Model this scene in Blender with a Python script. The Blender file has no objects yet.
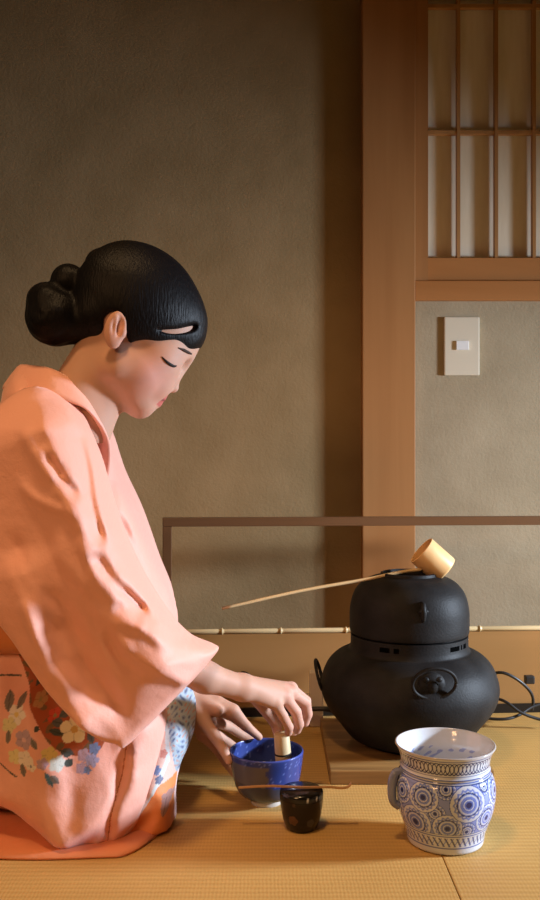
import bpy, bmesh, math, random
import numpy as np
from mathutils import Vector, Matrix
random.seed(7); np.random.seed(7)
sc = bpy.context.scene
COL = sc.collection
F = 900.0; HC = 0.60
def X(px, Y): return (px-270.0)/F*Y
def Z(py, Y): return HC-(py-450.0)/F*Y
def P(px, py, Y): return (X(px, Y), Y, Z(py, Y))

# ---------------------------------------------------------------- camera, light, exposure
cam = bpy.data.cameras.new('camera'); cam.sensor_fit = 'VERTICAL'; cam.sensor_height = 36.0; cam.lens = 36.0
cam.clip_start = 0.05; cam.clip_end = 50
co = bpy.data.objects.new('camera', cam); COL.objects.link(co)
co.location = (0, 0, HC); co.rotation_euler = (math.pi/2, 0, 0); sc.camera = co

w = bpy.data.worlds.new('room_dusk'); sc.world = w; w.use_nodes = True
bg = w.node_tree.nodes['Background']; bg.inputs[0].default_value = (1.0, 0.54, 0.22, 1); bg.inputs[1].default_value = 0.030

def area(name, loc, target, sx, sy, power, color, spread=180):
    l = bpy.data.lights.new(name, 'AREA'); l.shape = 'RECTANGLE'; l.size = sx; l.size_y = sy
    l.energy = power; l.color = color; l.spread = math.radians(spread)
    o = bpy.data.objects.new(name, l); COL.objects.link(o); o.location = loc
    d = Vector(target)-Vector(loc); o.rotation_euler = d.to_track_quat('-Z', 'Y').to_euler()
    return o
# daylight entering through the window opening in the right-hand wall
area('window_daylight', (2.40, 1.40, 0.74), (0.0, 1.60, 0.10), 0.30, 0.15, 32, (0.72, 0.84, 1.0), 84)
# the ceiling lamp of the room (warm)
area('ceiling_lamp_light', (-0.25, 0.75, 2.28), (-0.10, 1.25, 0.0), 0.22, 0.22, 4.2, (1.0, 0.62, 0.30), 84)
area('warm_fill_light', (-1.2, -0.6, 1.5), (-0.35, 1.35, 0.42), 0.5, 0.5, 1.9, (1.0, 0.54, 0.24), 52)  # added warm fill from camera left, lifts the kimono's shaded side

sc.view_settings.view_transform = 'Standard'; sc.view_settings.look = 'None'
sc.view_settings.gamma = 1.0; sc.view_settings.use_curve_mapping = False
sc.view_settings.exposure = -0.08

# ---------------------------------------------------------------- object helpers
def tag(o, label=None, cat=None, group=None, kind=None):
    if label: o['label'] = label
    if cat: o['category'] = cat
    if group: o['group'] = group
    if kind: o['kind'] = kind
    return o
def empty(name, loc, label, cat, group=None):
    o = bpy.data.objects.new(name, None); COL.objects.link(o); o.location = loc; o.empty_display_size = .05
    tag(o, label, cat, group); return o
def mesh_obj(name, verts, faces, mat, parent=None, smooth=True, loc=None):
    """verts are world coordinates unless loc is given (then relative to loc)."""
    me = bpy.data.meshes.new(name)
    V = np.asarray(verts, dtype=float)
    if loc is not None: pass
    elif parent is not None: V = V-np.array(parent_world(parent))
    me.from_pydata([tuple(v) for v in V], [], [tuple(int(i) for i in f) for f in faces]); me.update()
    bm = bmesh.new(); bm.from_mesh(me); bmesh.ops.recalc_face_normals(bm, faces=bm.faces); bm.to_mesh(me); bm.free()
    if smooth: me.polygons.foreach_set('use_smooth', [True]*len(me.polygons))
    me.materials.append(mat)
    o = bpy.data.objects.new(name, me); COL.objects.link(o)
    if parent is not None: o.parent = parent
    if loc is not None: o.location = loc
    return o
def parent_world(p):
    v = Vector((0, 0, 0))
    while p is not None: v = v+p.location; p = p.parent
    return v
class MB:
    def __init__(s): s.v = []; s.f = []
    def add(s, v, f):
        n = len(s.v); s.v += [tuple(a) for a in v]; s.f += [tuple(i+n for i in q) for q in f]; return s
    def box(s, x0, x1, y0, y1, z0, z1, b=0.0):
        bm = bmesh.new(); bmesh.ops.create_cube(bm, size=1)
        for v in bm.verts: v.co = Vector(((x0+x1)/2+v.co.x*(x1-x0), (y0+y1)/2+v.co.y*(y1-y0), (z0+z1)/2+v.co.z*(z1-z0)))
        if b > 0: bmesh.ops.bevel(bm, geom=list(bm.edges), offset=b, segments=2, affect='EDGES', profile=.6)
        bm.verts.index_update(); s.add([v.co[:] for v in bm.verts], [[v.index for v in f.verts] for f in bm.faces]); bm.free(); return s
    def tube(s, pts, rad, n=12, cap=True):
        pts = [Vector(p) for p in pts]; m = len(pts)
        rads = rad if hasattr(rad, '__len__') else [rad]*m
        T = [(pts[min(i+1, m-1)]-pts[max(i-1, 0)]).normalized() for i in range(m)]
        a = Vector((0, 0, 1)) if abs(T[0].z) < .9 else Vector((1, 0, 0))
        N = (a-T[0]*a.dot(T[0])).normalized(); vs = []
        for i in range(m):
            N = (N-T[i]*N.dot(T[i])).normalized(); B = T[i].cross(N)
            for k in range(n):
                t = 2*math.pi*k/n; vs.append(pts[i]+(N*math.cos(t)+B*math.sin(t))*rads[i])
        fs = [[i*n+k, i*n+(k+1) % n, (i+1)*n+(k+1) % n, (i+1)*n+k] for i in range(m-1) for k in range(n)]
        if cap: fs += [list(range(n))[::-1], [(m-1)*n+k for k in range(n)]]
        return s.add(vs, fs)
    def lathe(s, prof, c, n=64):
        vs = []; fs = []; m = len(prof)
        for r, z in prof:
            for k in range(n):
                t = 2*math.pi*k/n; vs.append((c[0]+r*math.cos(t), c[1]+r*math.sin(t), c[2]+z))
        for i in range(m-1):
            for k in range(n): fs.append([i*n+k, i*n+(k+1) % n, (i+1)*n+(k+1) % n, (i+1)*n+k])
        if prof[0][0] > 0: fs.append(list(range(n)))
        if prof[-1][0] > 0: fs.append([(m-1)*n+k for k in range(n)])
        return s.add(vs, fs)
    def build(s, name, mat, parent=None, smooth=True, loc=None): return mesh_obj(name, s.v, s.f, mat, parent, smooth, loc)
def catmull(pts, n=8):
    pts = [np.array(p, float) for p in pts]; P_ = [2*pts[0]-pts[1]]+pts+[2*pts[-1]-pts[-2]]; out = []
    for i in range(1, len(P_)-2):
        a, b, c, d = P_[i-1:i+3]
        for k in range(n):
            t = k/n; out.append(.5*((2*b)+(-a+c)*t+(2*a-5*b+4*c-d)*t*t+(-a+3*b-3*c+d)*t**3))
    out.append(pts[-1]); return out
def weld_smooth_edges(o, ang=35):
    me = o.data
    try: me.set_sharp_from_angle(angle=math.radians(ang))
    except Exception: pass
    return o

# ---------------------------------------------------------------- material helpers
def mat(name, base=(.8, .8, .8), rough=.5, spec=.5, metal=0, **kw):
    m = bpy.data.materials.new(name); m.use_nodes = True; b = m.node_tree.nodes['Principled BSDF']
    b.inputs['Base Color'].default_value = (*base, 1); b.inputs['Roughness'].default_value = rough
    b.inputs['Specular IOR Level'].default_value = spec; b.inputs['Metallic'].default_value = metal
    for k, v in kw.items(): b.inputs[k.replace('_', ' ')].default_value = v
    return m, m.node_tree, b
def N(nt, t, **kw):
    n = nt.nodes.new(t)
    for k, v in kw.items():
        if k.startswith('i_'):
            key = k[2:]; key = int(key) if key.isdigit() else key.replace('_', ' ')
            n.inputs[key].default_value = v
        else: setattr(n, k, v)
    return n
def noise_mix(nt, b, c1, c2, scale, mapping=(1, 1, 1), detail=6, lo=.3, hi=.7, rot=(0, 0, 0), distort=0.0, src='Object'):
    tc = N(nt, 'ShaderNodeTexCoord'); mp = N(nt, 'ShaderNodeMapping'); mp.inputs['Scale'].default_value = mapping; mp.inputs['Rotation'].default_value = rot
    nt.links.new(tc.outputs[src], mp.inputs[0])
    ns = N(nt, 'ShaderNodeTexNoise', i_Scale=scale, i_Detail=detail); ns.inputs['Distortion'].default_value = distort
    nt.links.new(mp.outputs[0], ns.inputs['Vector'])
    cr = N(nt, 'ShaderNodeValToRGB'); cr.color_ramp.elements[0].position = lo; cr.color_ramp.elements[1].position = hi
    cr.color_ramp.elements[0].color = (*c1, 1); cr.color_ramp.elements[1].color = (*c2, 1)
    nt.links.new(ns.outputs[0], cr.inputs[0]); nt.links.new(cr.outputs[0], b.inputs['Base Color'])
    return mp, ns, cr
def bump(nt, b, src, strength=.3, dist=.002, prev=None):
    bp = N(nt, 'ShaderNodeBump'); bp.inputs['Strength'].default_value = strength; bp.inputs['Distance'].default_value = dist
    nt.links.new(src, bp.inputs['Height'])
    if prev is not None: nt.links.new(prev.outputs[0], bp.inputs['Normal'])
    nt.links.new(bp.outputs[0], b.inputs['Normal']); return bp
def wood(name, c1, c2, axis='z', scale=14, rough=.45, spec=.35):
    m, nt, b = mat(name, rough=rough, spec=spec)
    mp_s = {'z': (1, 1, .06), 'x': (.06, 1, 1), 'y': (1, .06, 1)}[axis]
    mp, ns, cr = noise_mix(nt, b, c1, c2, scale, mp_s, 5, .3, .72, distort=.6)
    bump(nt, b, ns.outputs[0], .12, .001); return m
M = {}
def plaster(name, c1, c2):
    m, nt, b = mat(name, rough=.95, spec=.1)
    mp, ns, cr = noise_mix(nt, b, c1, c2, 7, detail=8, lo=.35, hi=.7)
    n2 = N(nt, 'ShaderNodeTexNoise', i_Scale=160.0, i_Detail=5.0); nt.links.new(mp.outputs[0], n2.inputs['Vector'])
    n3 = N(nt, 'ShaderNodeTexNoise', i_Scale=14.0, i_Detail=3.0); nt.links.new(mp.outputs[0], n3.inputs['Vector'])
    b1 = bump(nt, b, n2.outputs[0], .35, .0025); bump(nt, b, n3.outputs[0], .25, .006, b1); return m
M['plaster'] = plaster('olive_clay_plaster', (.325, .222, .108), (.39, .27, .138))
M['plaster_grey'] = plaster('grey_clay_plaster', (.37, .295, .19), (.44, .355, .235))
M['ceiling'] = plaster('ceiling_plaster', (.30, .22, .13), (.34, .25, .15))
M['pillar'] = wood('planed_cedar_upright', (.40, .175, .058), (.48, .225, .080), 'z', 16)
M['sill'] = wood('planed_cedar_rail', (.42, .165, .045), (.50, .21, .065), 'x', 16)
M['muntin'] = wood('muntin_wood', (.42, .20, .07), (.50, .25, .09), 'z', 30)
M['board'] = wood('byobu_board', (.35, .175, .055), (.42, .215, .075), 'x', 8, .4)
M['frame'] = wood('brown_frame', (.13, .060, .024), (.18, .085, .035), 'x', 20, .4)
M['bamboo'], nt, b = mat('bamboo', (.68, .50, .26), .35, .5); noise_mix(nt, b, (.60, .42, .20), (.76, .58, .32), 20, (.2, 1, 1))
M['black_lacquer'], _, _ = mat('black_lacquer', (.012, .011, .011), .28, .5)
M['base_board'] = wood('kettle_board_wood', (.17, .085, .026), (.40, .225, .075), 'x', 34, .5)
M['ladle'] = wood('ladle_bamboo', (.74, .44, .18), (.84, .54, .25), 'z', 40, .4)
M['scoop'] = wood('scoop_bamboo', (.42, .22, .09), (.55, .31, .13), 'x', 60, .4)
M['paper'], nt, b = mat('shoji_paper', (.80, .76, .68), .9, .1); mp, ns, cr = noise_mix(nt, b, (.80, .69, .51), (.88, .78, .61), 60, (1, 1, .15))
M['plate'], _, _ = mat('switch_plastic', (.72, .63, .48), .45, .4)
M['rocker'], _, _ = mat('rocker_plastic', (.86, .85, .83), .3, .5)
M['cable'], _, _ = mat('black_cable', (.02, .018, .018), .45, .5)
M['plug'], _, _ = mat('ivory_plug_plastic', (.72, .62, .50), .45, .5)
M['tine'], _, _ = mat('whisk_bamboo', (.62, .46, .25), .5, .4)
M['thread'], _, _ = mat('black_thread', (.02, .015, .015), .8, .2)
# cast iron
m, nt, b = mat('cast_iron', (.03, .03, .032), .55, .14); M['iron'] = m
mp, ns, cr = noise_mix(nt, b, (.010, .009, .009), (.019, .018, .018), 25, detail=6)
n2 = N(nt, 'ShaderNodeTexNoise', i_Scale=260.0, i_Detail=3.0); nt.links.new(mp.outputs[0], n2.inputs['Vector']); bump(nt, b, n2.outputs[0], .35, .0012)
# tatami
m, nt, b = mat('tatami_rush', rough=.62, spec=.3); M['tatami'] = m
tc = N(nt, 'ShaderNodeTexCoord'); mp = N(nt, 'ShaderNodeMapping'); nt.links.new(tc.outputs['Object'], mp.inputs[0])
w1 = N(nt, 'ShaderNodeTexWave', wave_type='BANDS', bands_direction='Y', i_Scale=26.0, i_Distortion=.6, i_Detail=2.0); w1.inputs['Detail Scale'].default_value = 2
w2 = N(nt, 'ShaderNodeTexWave', wave_type='BANDS', bands_direction='X', i_Scale=60.0, i_Distortion=3.0, i_Detail=2.0)
nz = N(nt, 'ShaderNodeTexNoise', i_Scale=3.0, i_Detail=6.0)
for q in (w1, w2, nz): nt.links.new(mp.outputs[0], q.inputs['Vector'])
mpf = N(nt, 'ShaderNodeMapping'); mpf.inputs['Scale'].default_value = (12, 260, 1); nt.links.new(tc.outputs['Object'], mpf.inputs[0])
nf = N(nt, 'ShaderNodeTexNoise', i_Scale=1.0, i_Detail=3.0); nt.links.new(mpf.outputs[0], nf.inputs['Vector'])
ad = N(nt, 'ShaderNodeMath', operation='MULTIPLY_ADD'); ad.inputs[1].default_value = .28; nt.links.new(w2.outputs[1], ad.inputs[0]); nt.links.new(w1.outputs[1], ad.inputs[2])
ad2 = N(nt, 'ShaderNodeMath', operation='MULTIPLY_ADD'); ad2.inputs[1].default_value = 1.2; nt.links.new(nf.outputs[0], ad2.inputs[0]); nt.links.new(ad.outputs[0], ad2.inputs[2])
mr = N(nt, 'ShaderNodeMapRange'); mr.inputs[1].default_value = .2; mr.inputs[2].default_value = 2.2; nt.links.new(ad2.outputs[0], mr.inputs[0])
cr = N(nt, 'ShaderNodeValToRGB'); cr.color_ramp.elements[0].color = (.50, .285, .08, 1); cr.color_ramp.elements[1].color = (.64, .39, .125, 1)
nt.links.new(mr.outputs[0], cr.inputs[0])
mx = N(nt, 'ShaderNodeMix', data_type='RGBA', blend_type='MULTIPLY'); mx.inputs[0].default_value = .35
cr2 = N(nt, 'ShaderNodeValToRGB'); cr2.color_ramp.elements[0].color = (.7, .62, .5, 1); cr2.color_ramp.elements[1].color = (1, 1, 1, 1); cr2.color_ramp.elements[0].position = .35; cr2.color_ramp.elements[1].position = .65
nt.links.new(nz.outputs[0], cr2.inputs[0]); nt.links.new(cr.outputs[0], mx.inputs[6]); nt.links.new(cr2.outputs[0], mx.inputs[7]); nt.links.new(mx.outputs[2], b.inputs['Base Color'])
bump(nt, b, ad.outputs[0], .35, .0012)
# painted (vertex colour) materials: surface colours, with some shade and glints painted in
def attr_mat(name, rough, spec, **kw):
    m, nt, b = mat(name, rough=rough, spec=spec, **kw)
    a = N(nt, 'ShaderNodeVertexColor', layer_name='Col'); nt.links.new(a.outputs[0], b.inputs['Base Color']); return m, nt, b
M['silk'], nt, b = attr_mat('patterned_silk', .55, .30, Sheen_Weight=.3, Sheen_Roughness=.4)
tc = N(nt, 'ShaderNodeTexCoord'); nz = N(nt, 'ShaderNodeTexNoise', i_Scale=45.0, i_Detail=4.0); nt.links.new(tc.outputs['Object'], nz.inputs['Vector'])
nz2 = N(nt, 'ShaderNodeTexNoise', i_Scale=420.0, i_Detail=2.0); nt.links.new(tc.outputs['Object'], nz2.inputs['Vector'])
b1 = bump(nt, b, nz.outputs[0], .28, .006); bump(nt, b, nz2.outputs[0], .25, .0008, b1)
M['skin'], nt, b = attr_mat('skin', .58, .28, Subsurface_Weight=.12, Subsurface_Scale=.01)
b.inputs['Subsurface Radius'].default_value = (1, .35, .2)
tc = N(nt, 'ShaderNodeTexCoord'); nz = N(nt, 'ShaderNodeTexNoise', i_Scale=300.0, i_Detail=2.0); nt.links.new(tc.outputs['Object'], nz.inputs['Vector']); bump(nt, b, nz.outputs[0], .08, .0006)
M['porcelain'], nt, b = attr_mat('painted_porcelain', .12, .5, Coat_Weight=.4, Coat_Roughness=.05)
M['lacquer_paint'], nt, b = attr_mat('painted_black_lacquer', .22, .5)
M['glaze'], nt, b = attr_mat('blue_glaze', .22, .5)
m, nt, b = mat('black_hair', (.004, .0035, .0045), .48, .16); M['hair'] = m
tc = N(nt, 'ShaderNodeTexCoord'); mp = N(nt, 'ShaderNodeMapping'); mp.inputs['Rotation'].default_value = (0, math.radians(-25), 0); mp.inputs['Scale'].default_value = (60, 60, 9)
nt.links.new(tc.outputs['Object'], mp.inputs[0]); nz = N(nt, 'ShaderNodeTexNoise', i_Scale=6.0, i_Detail=4.0); nt.links.new(mp.outputs[0], nz.inputs['Vector']); bump(nt, b, nz.outputs[0], .5, .0025)
M['lash'], _, _ = mat('eyelash_hair', (.015, .01, .01), .6, .2)
M['brow'], _, _ = mat('eyebrow_hair', (.05, .03, .022), .7, .2)

# ---------------------------------------------------------------- implicit surfaces
class Grid:
    def __init__(s, lo, hi, h):
        s.lo = np.array(lo, float); s.h = h; s.n = np.ceil((np.array(hi)-s.lo)/h).astype(int)+1
        ax = [(s.lo[i]+h*np.arange(s.n[i])).astype(np.float32) for i in range(3)]
        s.x = ax[0][:, None, None]; s.y = ax[1][None, :, None]; s.z = ax[2][None, None, :]
        s.shape = tuple(s.n)
    def full(s, v=9.0): return np.full(s.shape, v, np.float32)
def smin(a, b, k):
    h = np.clip(.5+.5*(b-a)/k, 0, 1); return b+(a-b)*h-k*h*(1-h)
def smax(a, b, k): return -smin(-a, -b, k)
def sphere(g, c, r): return np.sqrt((g.x-c[0])**2+(g.y-c[1])**2+(g.z-c[2])**2)-r
def ellip(g, c, r, ang=0.0):
    """ang: rotation in the x-z plane, first axis pointing down-forward by ang."""
    dx = g.x-c[0]; dz = g.z-c[2]; ca, sa = math.cos(ang), math.sin(ang)
    u = dx*ca-dz*sa; v = dx*sa+dz*ca
    q = np.sqrt((u/r[0])**2+((g.y-c[1])/r[1])**2+(v/r[2])**2)
    return (q-1)*min(r)
def cone(g, a, b, ra, rb):
    a = np.array(a, float); b = np.array(b, float); d = b-a; L = float(d@d)
    t = np.clip(((g.x-a[0])*d[0]+(g.y-a[1])*d[1]+(g.z-a[2])*d[2])/L, 0, 1)
    return np.sqrt((g.x-a[0]-t*d[0])**2+(g.y-a[1]-t*d[1])**2+(g.z-a[2]-t*d[2])**2)-(ra+(rb-ra)*t)
def chain(g, pts, rads, k=.004):
    f = None
    for i in range(len(pts)-1):
        c = cone(g, pts[i], pts[i+1], rads[i], rads[i+1]); f = c if f is None else smin(f, c, k)
    return f
def poly2d(A, B, poly):
    """signed distance (negative inside) of 2-D arrays to a closed polygon"""
    poly = [np.array(p, float) for p in poly]; n = len(poly)
    d = np.full(np.broadcast(A, B).shape, 1e9); s = np.ones(d.shape)
    for i in range(n):
        a = poly[i]; b = poly[(i+1) % n]; e = b-a
        wx = A-a[0]; wy = B-a[1]; t = np.clip((wx*e[0]+wy*e[1])/(e@e), 0, 1)
        d = np.minimum(d, (wx-e[0]*t)**2+(wy-e[1]*t)**2)
        c1 = B >= a[1]; c2 = B < b[1]; c3 = e[0]*wy > e[1]*wx
        flip = (c1 & c2 & c3) | (~c1 & ~c2 & ~c3); s = np.where(flip, -s, s)
    return s*np.sqrt(d)
def smooth_poly(poly, n=6):
    p = list(poly); q = catmull([p[-1]]+p+[p[0], p[1]], n); return q[n:-n-1]
def line2d(A, B, pts):
    """(distance, signed side, parameter 0..1) to an open polyline; side>0 lies left of the travel direction in an y-down picture plane"""
    pts = [np.array(p, float) for p in pts]; best = None; L = [0]
    for i in range(len(pts)-1): L.append(L[-1]+np.linalg.norm(pts[i+1]-pts[i]))
    for i in range(len(pts)-1):
        a, e = pts[i], pts[i+1]-pts[i]; wx = A-a[0]; wy = B-a[1]; t = np.clip((wx*e[0]+wy*e[1])/(e@e), 0, 1)
        d = np.sqrt((wx-e[0]*t)**2+(wy-e[1]*t)**2); sd = np.sign(e[1]*wx-e[0]*wy); u = (L[i]+t*(L[i+1]-L[i]))/L[-1]
        if best is None: best = [d, sd, u]
        else:
            m_ = d < best[0]; best = [np.where(m_, d, best[0]), np.where(m_, sd, best[1]), np.where(m_, u, best[2])]
    return best
def fold(A, B, pts, amp, wl, wr, taper=.25):
    pts = catmull(pts, 5) if len(pts) > 2 else pts
    d, s, u = line2d(A, B, pts); w_ = np.where(s > 0, wr, wl)
    t = np.clip(u/taper, 0, 1)*np.clip((1-u)/taper, 0, 1) if taper > 0 else 1.0
    return amp*np.exp(-(d/w_)**2)*(t*t*(3-2*t) if taper > 0 else 1.0)
def blur(f, n=1):
    for _ in range(n):
        for ax in range(3):
            g = f.copy(); sl = [slice(None)]*3
            a = [slice(None)]*3; b = [slice(None)]*3; c = [slice(None)]*3
            a[ax] = slice(0, -2); b[ax] = slice(1, -1); c[ax] = slice(2, None)
            g[tuple(b)] = .25*f[tuple(a)]+.5*f[tuple(b)]+.25*f[tuple(c)]; f = g
    return f
def surface_nets(g, f):
    f = np.asarray(f, np.float32); f = np.where(np.abs(f) < 1e-7, 1e-7, f); nx, ny, nz = f.shape
    inside = f < 0; cs = (nx-1, ny-1, nz-1)
    acc = np.zeros(cs+(3,), np.float32); cnt = np.zeros(cs, np.int16)
    def sub(a, dx, dy, dz): return a[dx:dx+nx-1, dy:dy+ny-1, dz:dz+nz-1]
    for ax in range(3):
        for i in (0, 1):
            for j in (0, 1):
                o0 = [0, 0, 0]; o = [q for q in range(3) if q != ax]; o0[o[0]] = i; o0[o[1]] = j
                o1 = list(o0); o1[ax] = 1
                a = sub(f, *o0); b = sub(f, *o1); m_ = sub(inside, *o0) != sub(inside, *o1)
                t = np.where(m_, a/np.where(m_, a-b, 1), 0)
                acc[..., ax] += np.where(m_, t, 0); acc[..., o[0]] += np.where(m_, i, 0); acc[..., o[1]] += np.where(m_, j, 0)
                cnt += m_
    act = cnt > 0; idx = np.full(cs, -1, np.int64); ii = np.argwhere(act); idx[act] = np.arange(len(ii))
    V = (ii+acc[act]/cnt[act][:, None])*g.h+g.lo
    faces = []
    for ax in range(3):
        o = [q for q in range(3) if q != ax]
        sl0 = [slice(None)]*3; sl1 = [slice(None)]*3; sl0[ax] = slice(0, -1); sl1[ax] = slice(1, None)
        for q in o: sl0[q] = slice(1, -1); sl1[q] = slice(1, -1)
        m_ = inside[tuple(sl0)] != inside[tuple(sl1)]; e = np.argwhere(m_); s = inside[tuple(sl0)][m_]
        if len(e) == 0: continue
        e[:, o[0]] += 1; e[:, o[1]] += 1
        def at(d0, d1):
            c = e.copy(); c[:, o[0]] += d0; c[:, o[1]] += d1; return idx[c[:, 0], c[:, 1], c[:, 2]]
        q = np.stack([at(-1, -1), at(0, -1), at(0, 0), at(-1, 0)], 1)
        fl = s if ax != 1 else ~s
        q[~fl] = q[~fl][:, ::-1]; faces.append(q)
    return V, np.concatenate(faces)
def net_obj(name, V, Fc, mt, parent, relax=2):
    org = np.array(parent_world(parent)) if parent is not None else np.zeros(3)
    V = np.array(V)
    e = np.concatenate([Fc[:, [0, 1]], Fc[:, [1, 2]], Fc[:, [2, 3]], Fc[:, [3, 0]]])
    for _ in range(relax):
        s = np.zeros_like(V); c = np.zeros(len(V)); np.add.at(s, e[:, 0], V[e[:, 1]]); np.add.at(s, e[:, 1], V[e[:, 0]])
        np.add.at(c, e[:, 0], 1); np.add.at(c, e[:, 1], 1); V = V*.5+.5*s/np.maximum(c, 1)[:, None]
    me = bpy.data.meshes.new(name); n = len(V); m_ = len(Fc)
    me.vertices.add(n); me.vertices.foreach_set('co', (V-org).astype(np.float32).ravel())
    me.loops.add(4*m_); me.loops.foreach_set('vertex_index', Fc.astype(np.int32).ravel())
    me.polygons.add(m_); me.polygons.foreach_set('loop_start', np.arange(0, 4*m_, 4, dtype=np.int32))
    try: me.polygons.foreach_set('loop_total', np.full(m_, 4, np.int32))
    except Exception: pass
    me.update(calc_edges=True); me.polygons.foreach_set('use_smooth', np.ones(m_, bool)); me.materials.append(mt); me.validate()
    o = bpy.data.objects.new(name, me); COL.objects.link(o)
    if parent is not None: o.parent = parent
    return o, V
def paint(o, col):
    a = o.data.color_attributes.new('Col', 'FLOAT_COLOR', 'POINT')
    c = np.ones((len(o.data.vertices), 4), np.float32); c[:, :3] = col; a.data.foreach_set('color', c.ravel())
def subdivide(o, times=1):
    m_ = o.modifiers.new('s', 'SUBSURF'); m_.levels = times; m_.render_levels = times
    dg = bpy.context.evaluated_depsgraph_get(); e = o.evaluated_get(dg); me = bpy.data.meshes.new_from_object(e)
    o.modifiers.clear(); old = o.data; o.data = me; me.name = old.name
    V = np.empty(len(me.vertices)*3, np.float32); me.vertices.foreach_get('co', V); return V.reshape(-1, 3)

# ================================================================ THE ROOM
YB = 2.34      # face of the recessed wall left of the pillar
YP = 2.295     # face of the pillar
YR = 2.310     # face of the wall to the right of the pillar
HCL = 2.42
def struct(o): return tag(o, kind='structure')
struct(MB().box(-2.4, 2.75, -1.2, YB+.15, -.12, -.0155).build('floor', M['base_board'], smooth=False))
xs = X(443, 1.3235)
# two mats meeting in the seam
def tatami(x0, x1, y0, y1, label):
    o = MB().box(x0, x1, y0, y1, -.015, 0, .0012).build('tatami_mat', M['tatami'], smooth=False)
    tag(o, label, 'tatami mat', 'rush mats on the floor'); return o
tatami(-1.45, xs-.0007, -.9, 2.26, 'woven rush tatami mat under the woman, bowl and kettle, left of the floor seam')
tatami(xs+.0007, 1.9, -.9, 2.26, 'woven rush tatami mat at the lower right, right of the floor seam')
pl, pr = X(362.5, YP), X(415.5, YP)
struct(MB().box(-2.4, pl+.01, YB, YB+.12, -.1, HCL).build('wall_back', M['plaster'], smooth=False))
# wall right of the pillar with the opening of the paper window
wz0, wz1, wx1 = Z(281, YR), 2.2, pr+.95
wr = MB(); wr.box(pr-.01, 2.62, YR, YR+.10, -.1, wz0-.02); wr.box(pr-.01, 2.62, YR, YR+.10, wz1, HCL); wr.box(wx1, 2.62, YR, YR+.10, wz0-.02, wz1)
struct(wr.build('wall_back_right', M['plaster_grey'], smooth=False))
struct(MB().box(pl, pr, YP, YB+.10, -.1, HCL, .0025).build('trim_1', M['pillar'], smooth=False))
# side walls / ceiling (seen by the light, not by the camera)
struct(MB().box(-2.5, -2.4, -1.2, YB+.12, -.1, HCL).build('wall_left', M['plaster'], smooth=False))
wd = MB(); wy0, wy1, wz_0, wz_1 = 1.10, 1.70, .36, 1.12
wd.box(2.62, 2.72, -1.2, wy0, -.1, HCL); wd.box(2.62, 2.72, wy1, YB+.12, -.1, HCL); wd.box(2.62, 2.72, wy0, wy1, -.1, wz_0); wd.box(2.62, 2.72, wy0, wy1, wz_1, HCL)
struct(wd.build('wall_right', M['plaster'], smooth=False))
struct(MB().box(-2.5, 2.72, -1.2, YB+.12, HCL, HCL+.08).build('ceiling', M['ceiling'], smooth=False))
# paper window
win = bpy.data.objects.new('window_1', None); COL.objects.link(win); win.location = (pr, YR, wz0); tag(win, kind='structure')
fx0, fx1 = pr, wx1
zr0 = Z(282, YR+.01); zr1 = Z(258.5, YR+.01)
fr = MB(); fr.box(fx0, X(426.5, YR+.02), YR-.004, YR+.03, zr0, wz1); fr.box(fx1-.04, fx1, YR-.004, YR+.03, zr0, wz1)
fr.build('window_stile', M['pillar'], win, smooth=False)
fr = MB(); fr.box(X(426.5, YR+.02), fx1-.04, YR+.004, YR+.03, zr0, zr1); fr.box(X(426.5, YR+.02), fx1-.04, YR+.004, YR+.03, wz1-.04, wz1)
fr.build('window_rail', M['sill'], win, smooth=False)
MB().box(pr, fx1, YR+.034, YR+.037, zr0, wz1).build('window_paper', M['paper'], win, smooth=False)
pitch = X(496.5, YR)-X(458.5, YR)
for k in range(20):
    x = X(458.5, YR+.01)+k*pitch
    if x > fx1-.05: break
    MB().box(x-.0042, x+.0042, YR+.008, YR+.026, zr1, wz1-.04).build('muntin', M['muntin'], win, smooth=False)
zpitch = Z(6, YR)-Z(133, YR)
for k in range(3):
    z = Z(132.5, YR+.012)+k*zpitch
    if z < wz1-.05: MB().box(X(426.5, YR+.02), fx1-.04, YR+.010, YR+.024, z-.0045, z+.0045).build('muntin', M['muntin'], win, smooth=False)
struct(MB().box(pr, 2.62, YR-.012, YR+.06, Z(300.5, YR-.012), Z(280.5, YR-.012), .002).build('trim_2', M['sill'], smooth=False))

# light switch
s = empty('light_switch', (X(461.5, YR), YR, Z(346, YR)), 'ivory wall switch plate with a small white rocker, below the paper window', 'light switch')
x0, x1 = X(444, YR-.006), X(479.5, YR-.006); z0, z1 = Z(375.5, YR-.006), Z(317, YR-.006)
MB().box(x0, x1, YR-.009, YR, z0, z1, .003).build('switch_plate', M['plate'], s, smooth=False)
MB().box(X(456, YR-.01), X(468.5, YR-.01), YR-.0145, YR-.008, Z(350, YR-.01), Z(341, YR-.01), .0012).build('rocker', M['rocker'], s, smooth=False)

# ================================================================ FUROSAKI SCREEN behind the kettle
YA = 2.02
def scr(px, off=0.0):
    """point on the slightly turned screen plane for picture column px"""
    return None
kx = .055                                    # depth gained per metre to the right
xl = X(167.5, YA)
by = empty('hearth_screen', (xl, YA, 0), 'low open screen with brown rails and a bamboo strip above its board, behind the kettle', 'screen')
ang = math.atan(kx); by.rotation_euler = (0, 0, ang)
def SB(name, x0, x1, y0, y1, z0, z1, m_, b=.0): return MB().box(x0, x1, y0, y1, z0, z1, b).build(name, m_, by, smooth=False, loc=(0, 0, 0))
L = 1.02; H = .600-(517.5-450)/F*YA
SB('top_rail', -.0105, L, -.009, .009, H-.020, H, M['frame'], .0015)
SB('post', -.0105, .0095, -.009, .009, 0, H-.0203, M['frame'], .0015)
SB('post', L-.02, L, -.009, .009, 0, H-.0203, M['frame'], .0015)
zb = Z(632, YA)
SB('board', .0098, L-.0203, -.004, .004, .0203, zb-.006, M['board'])
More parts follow.
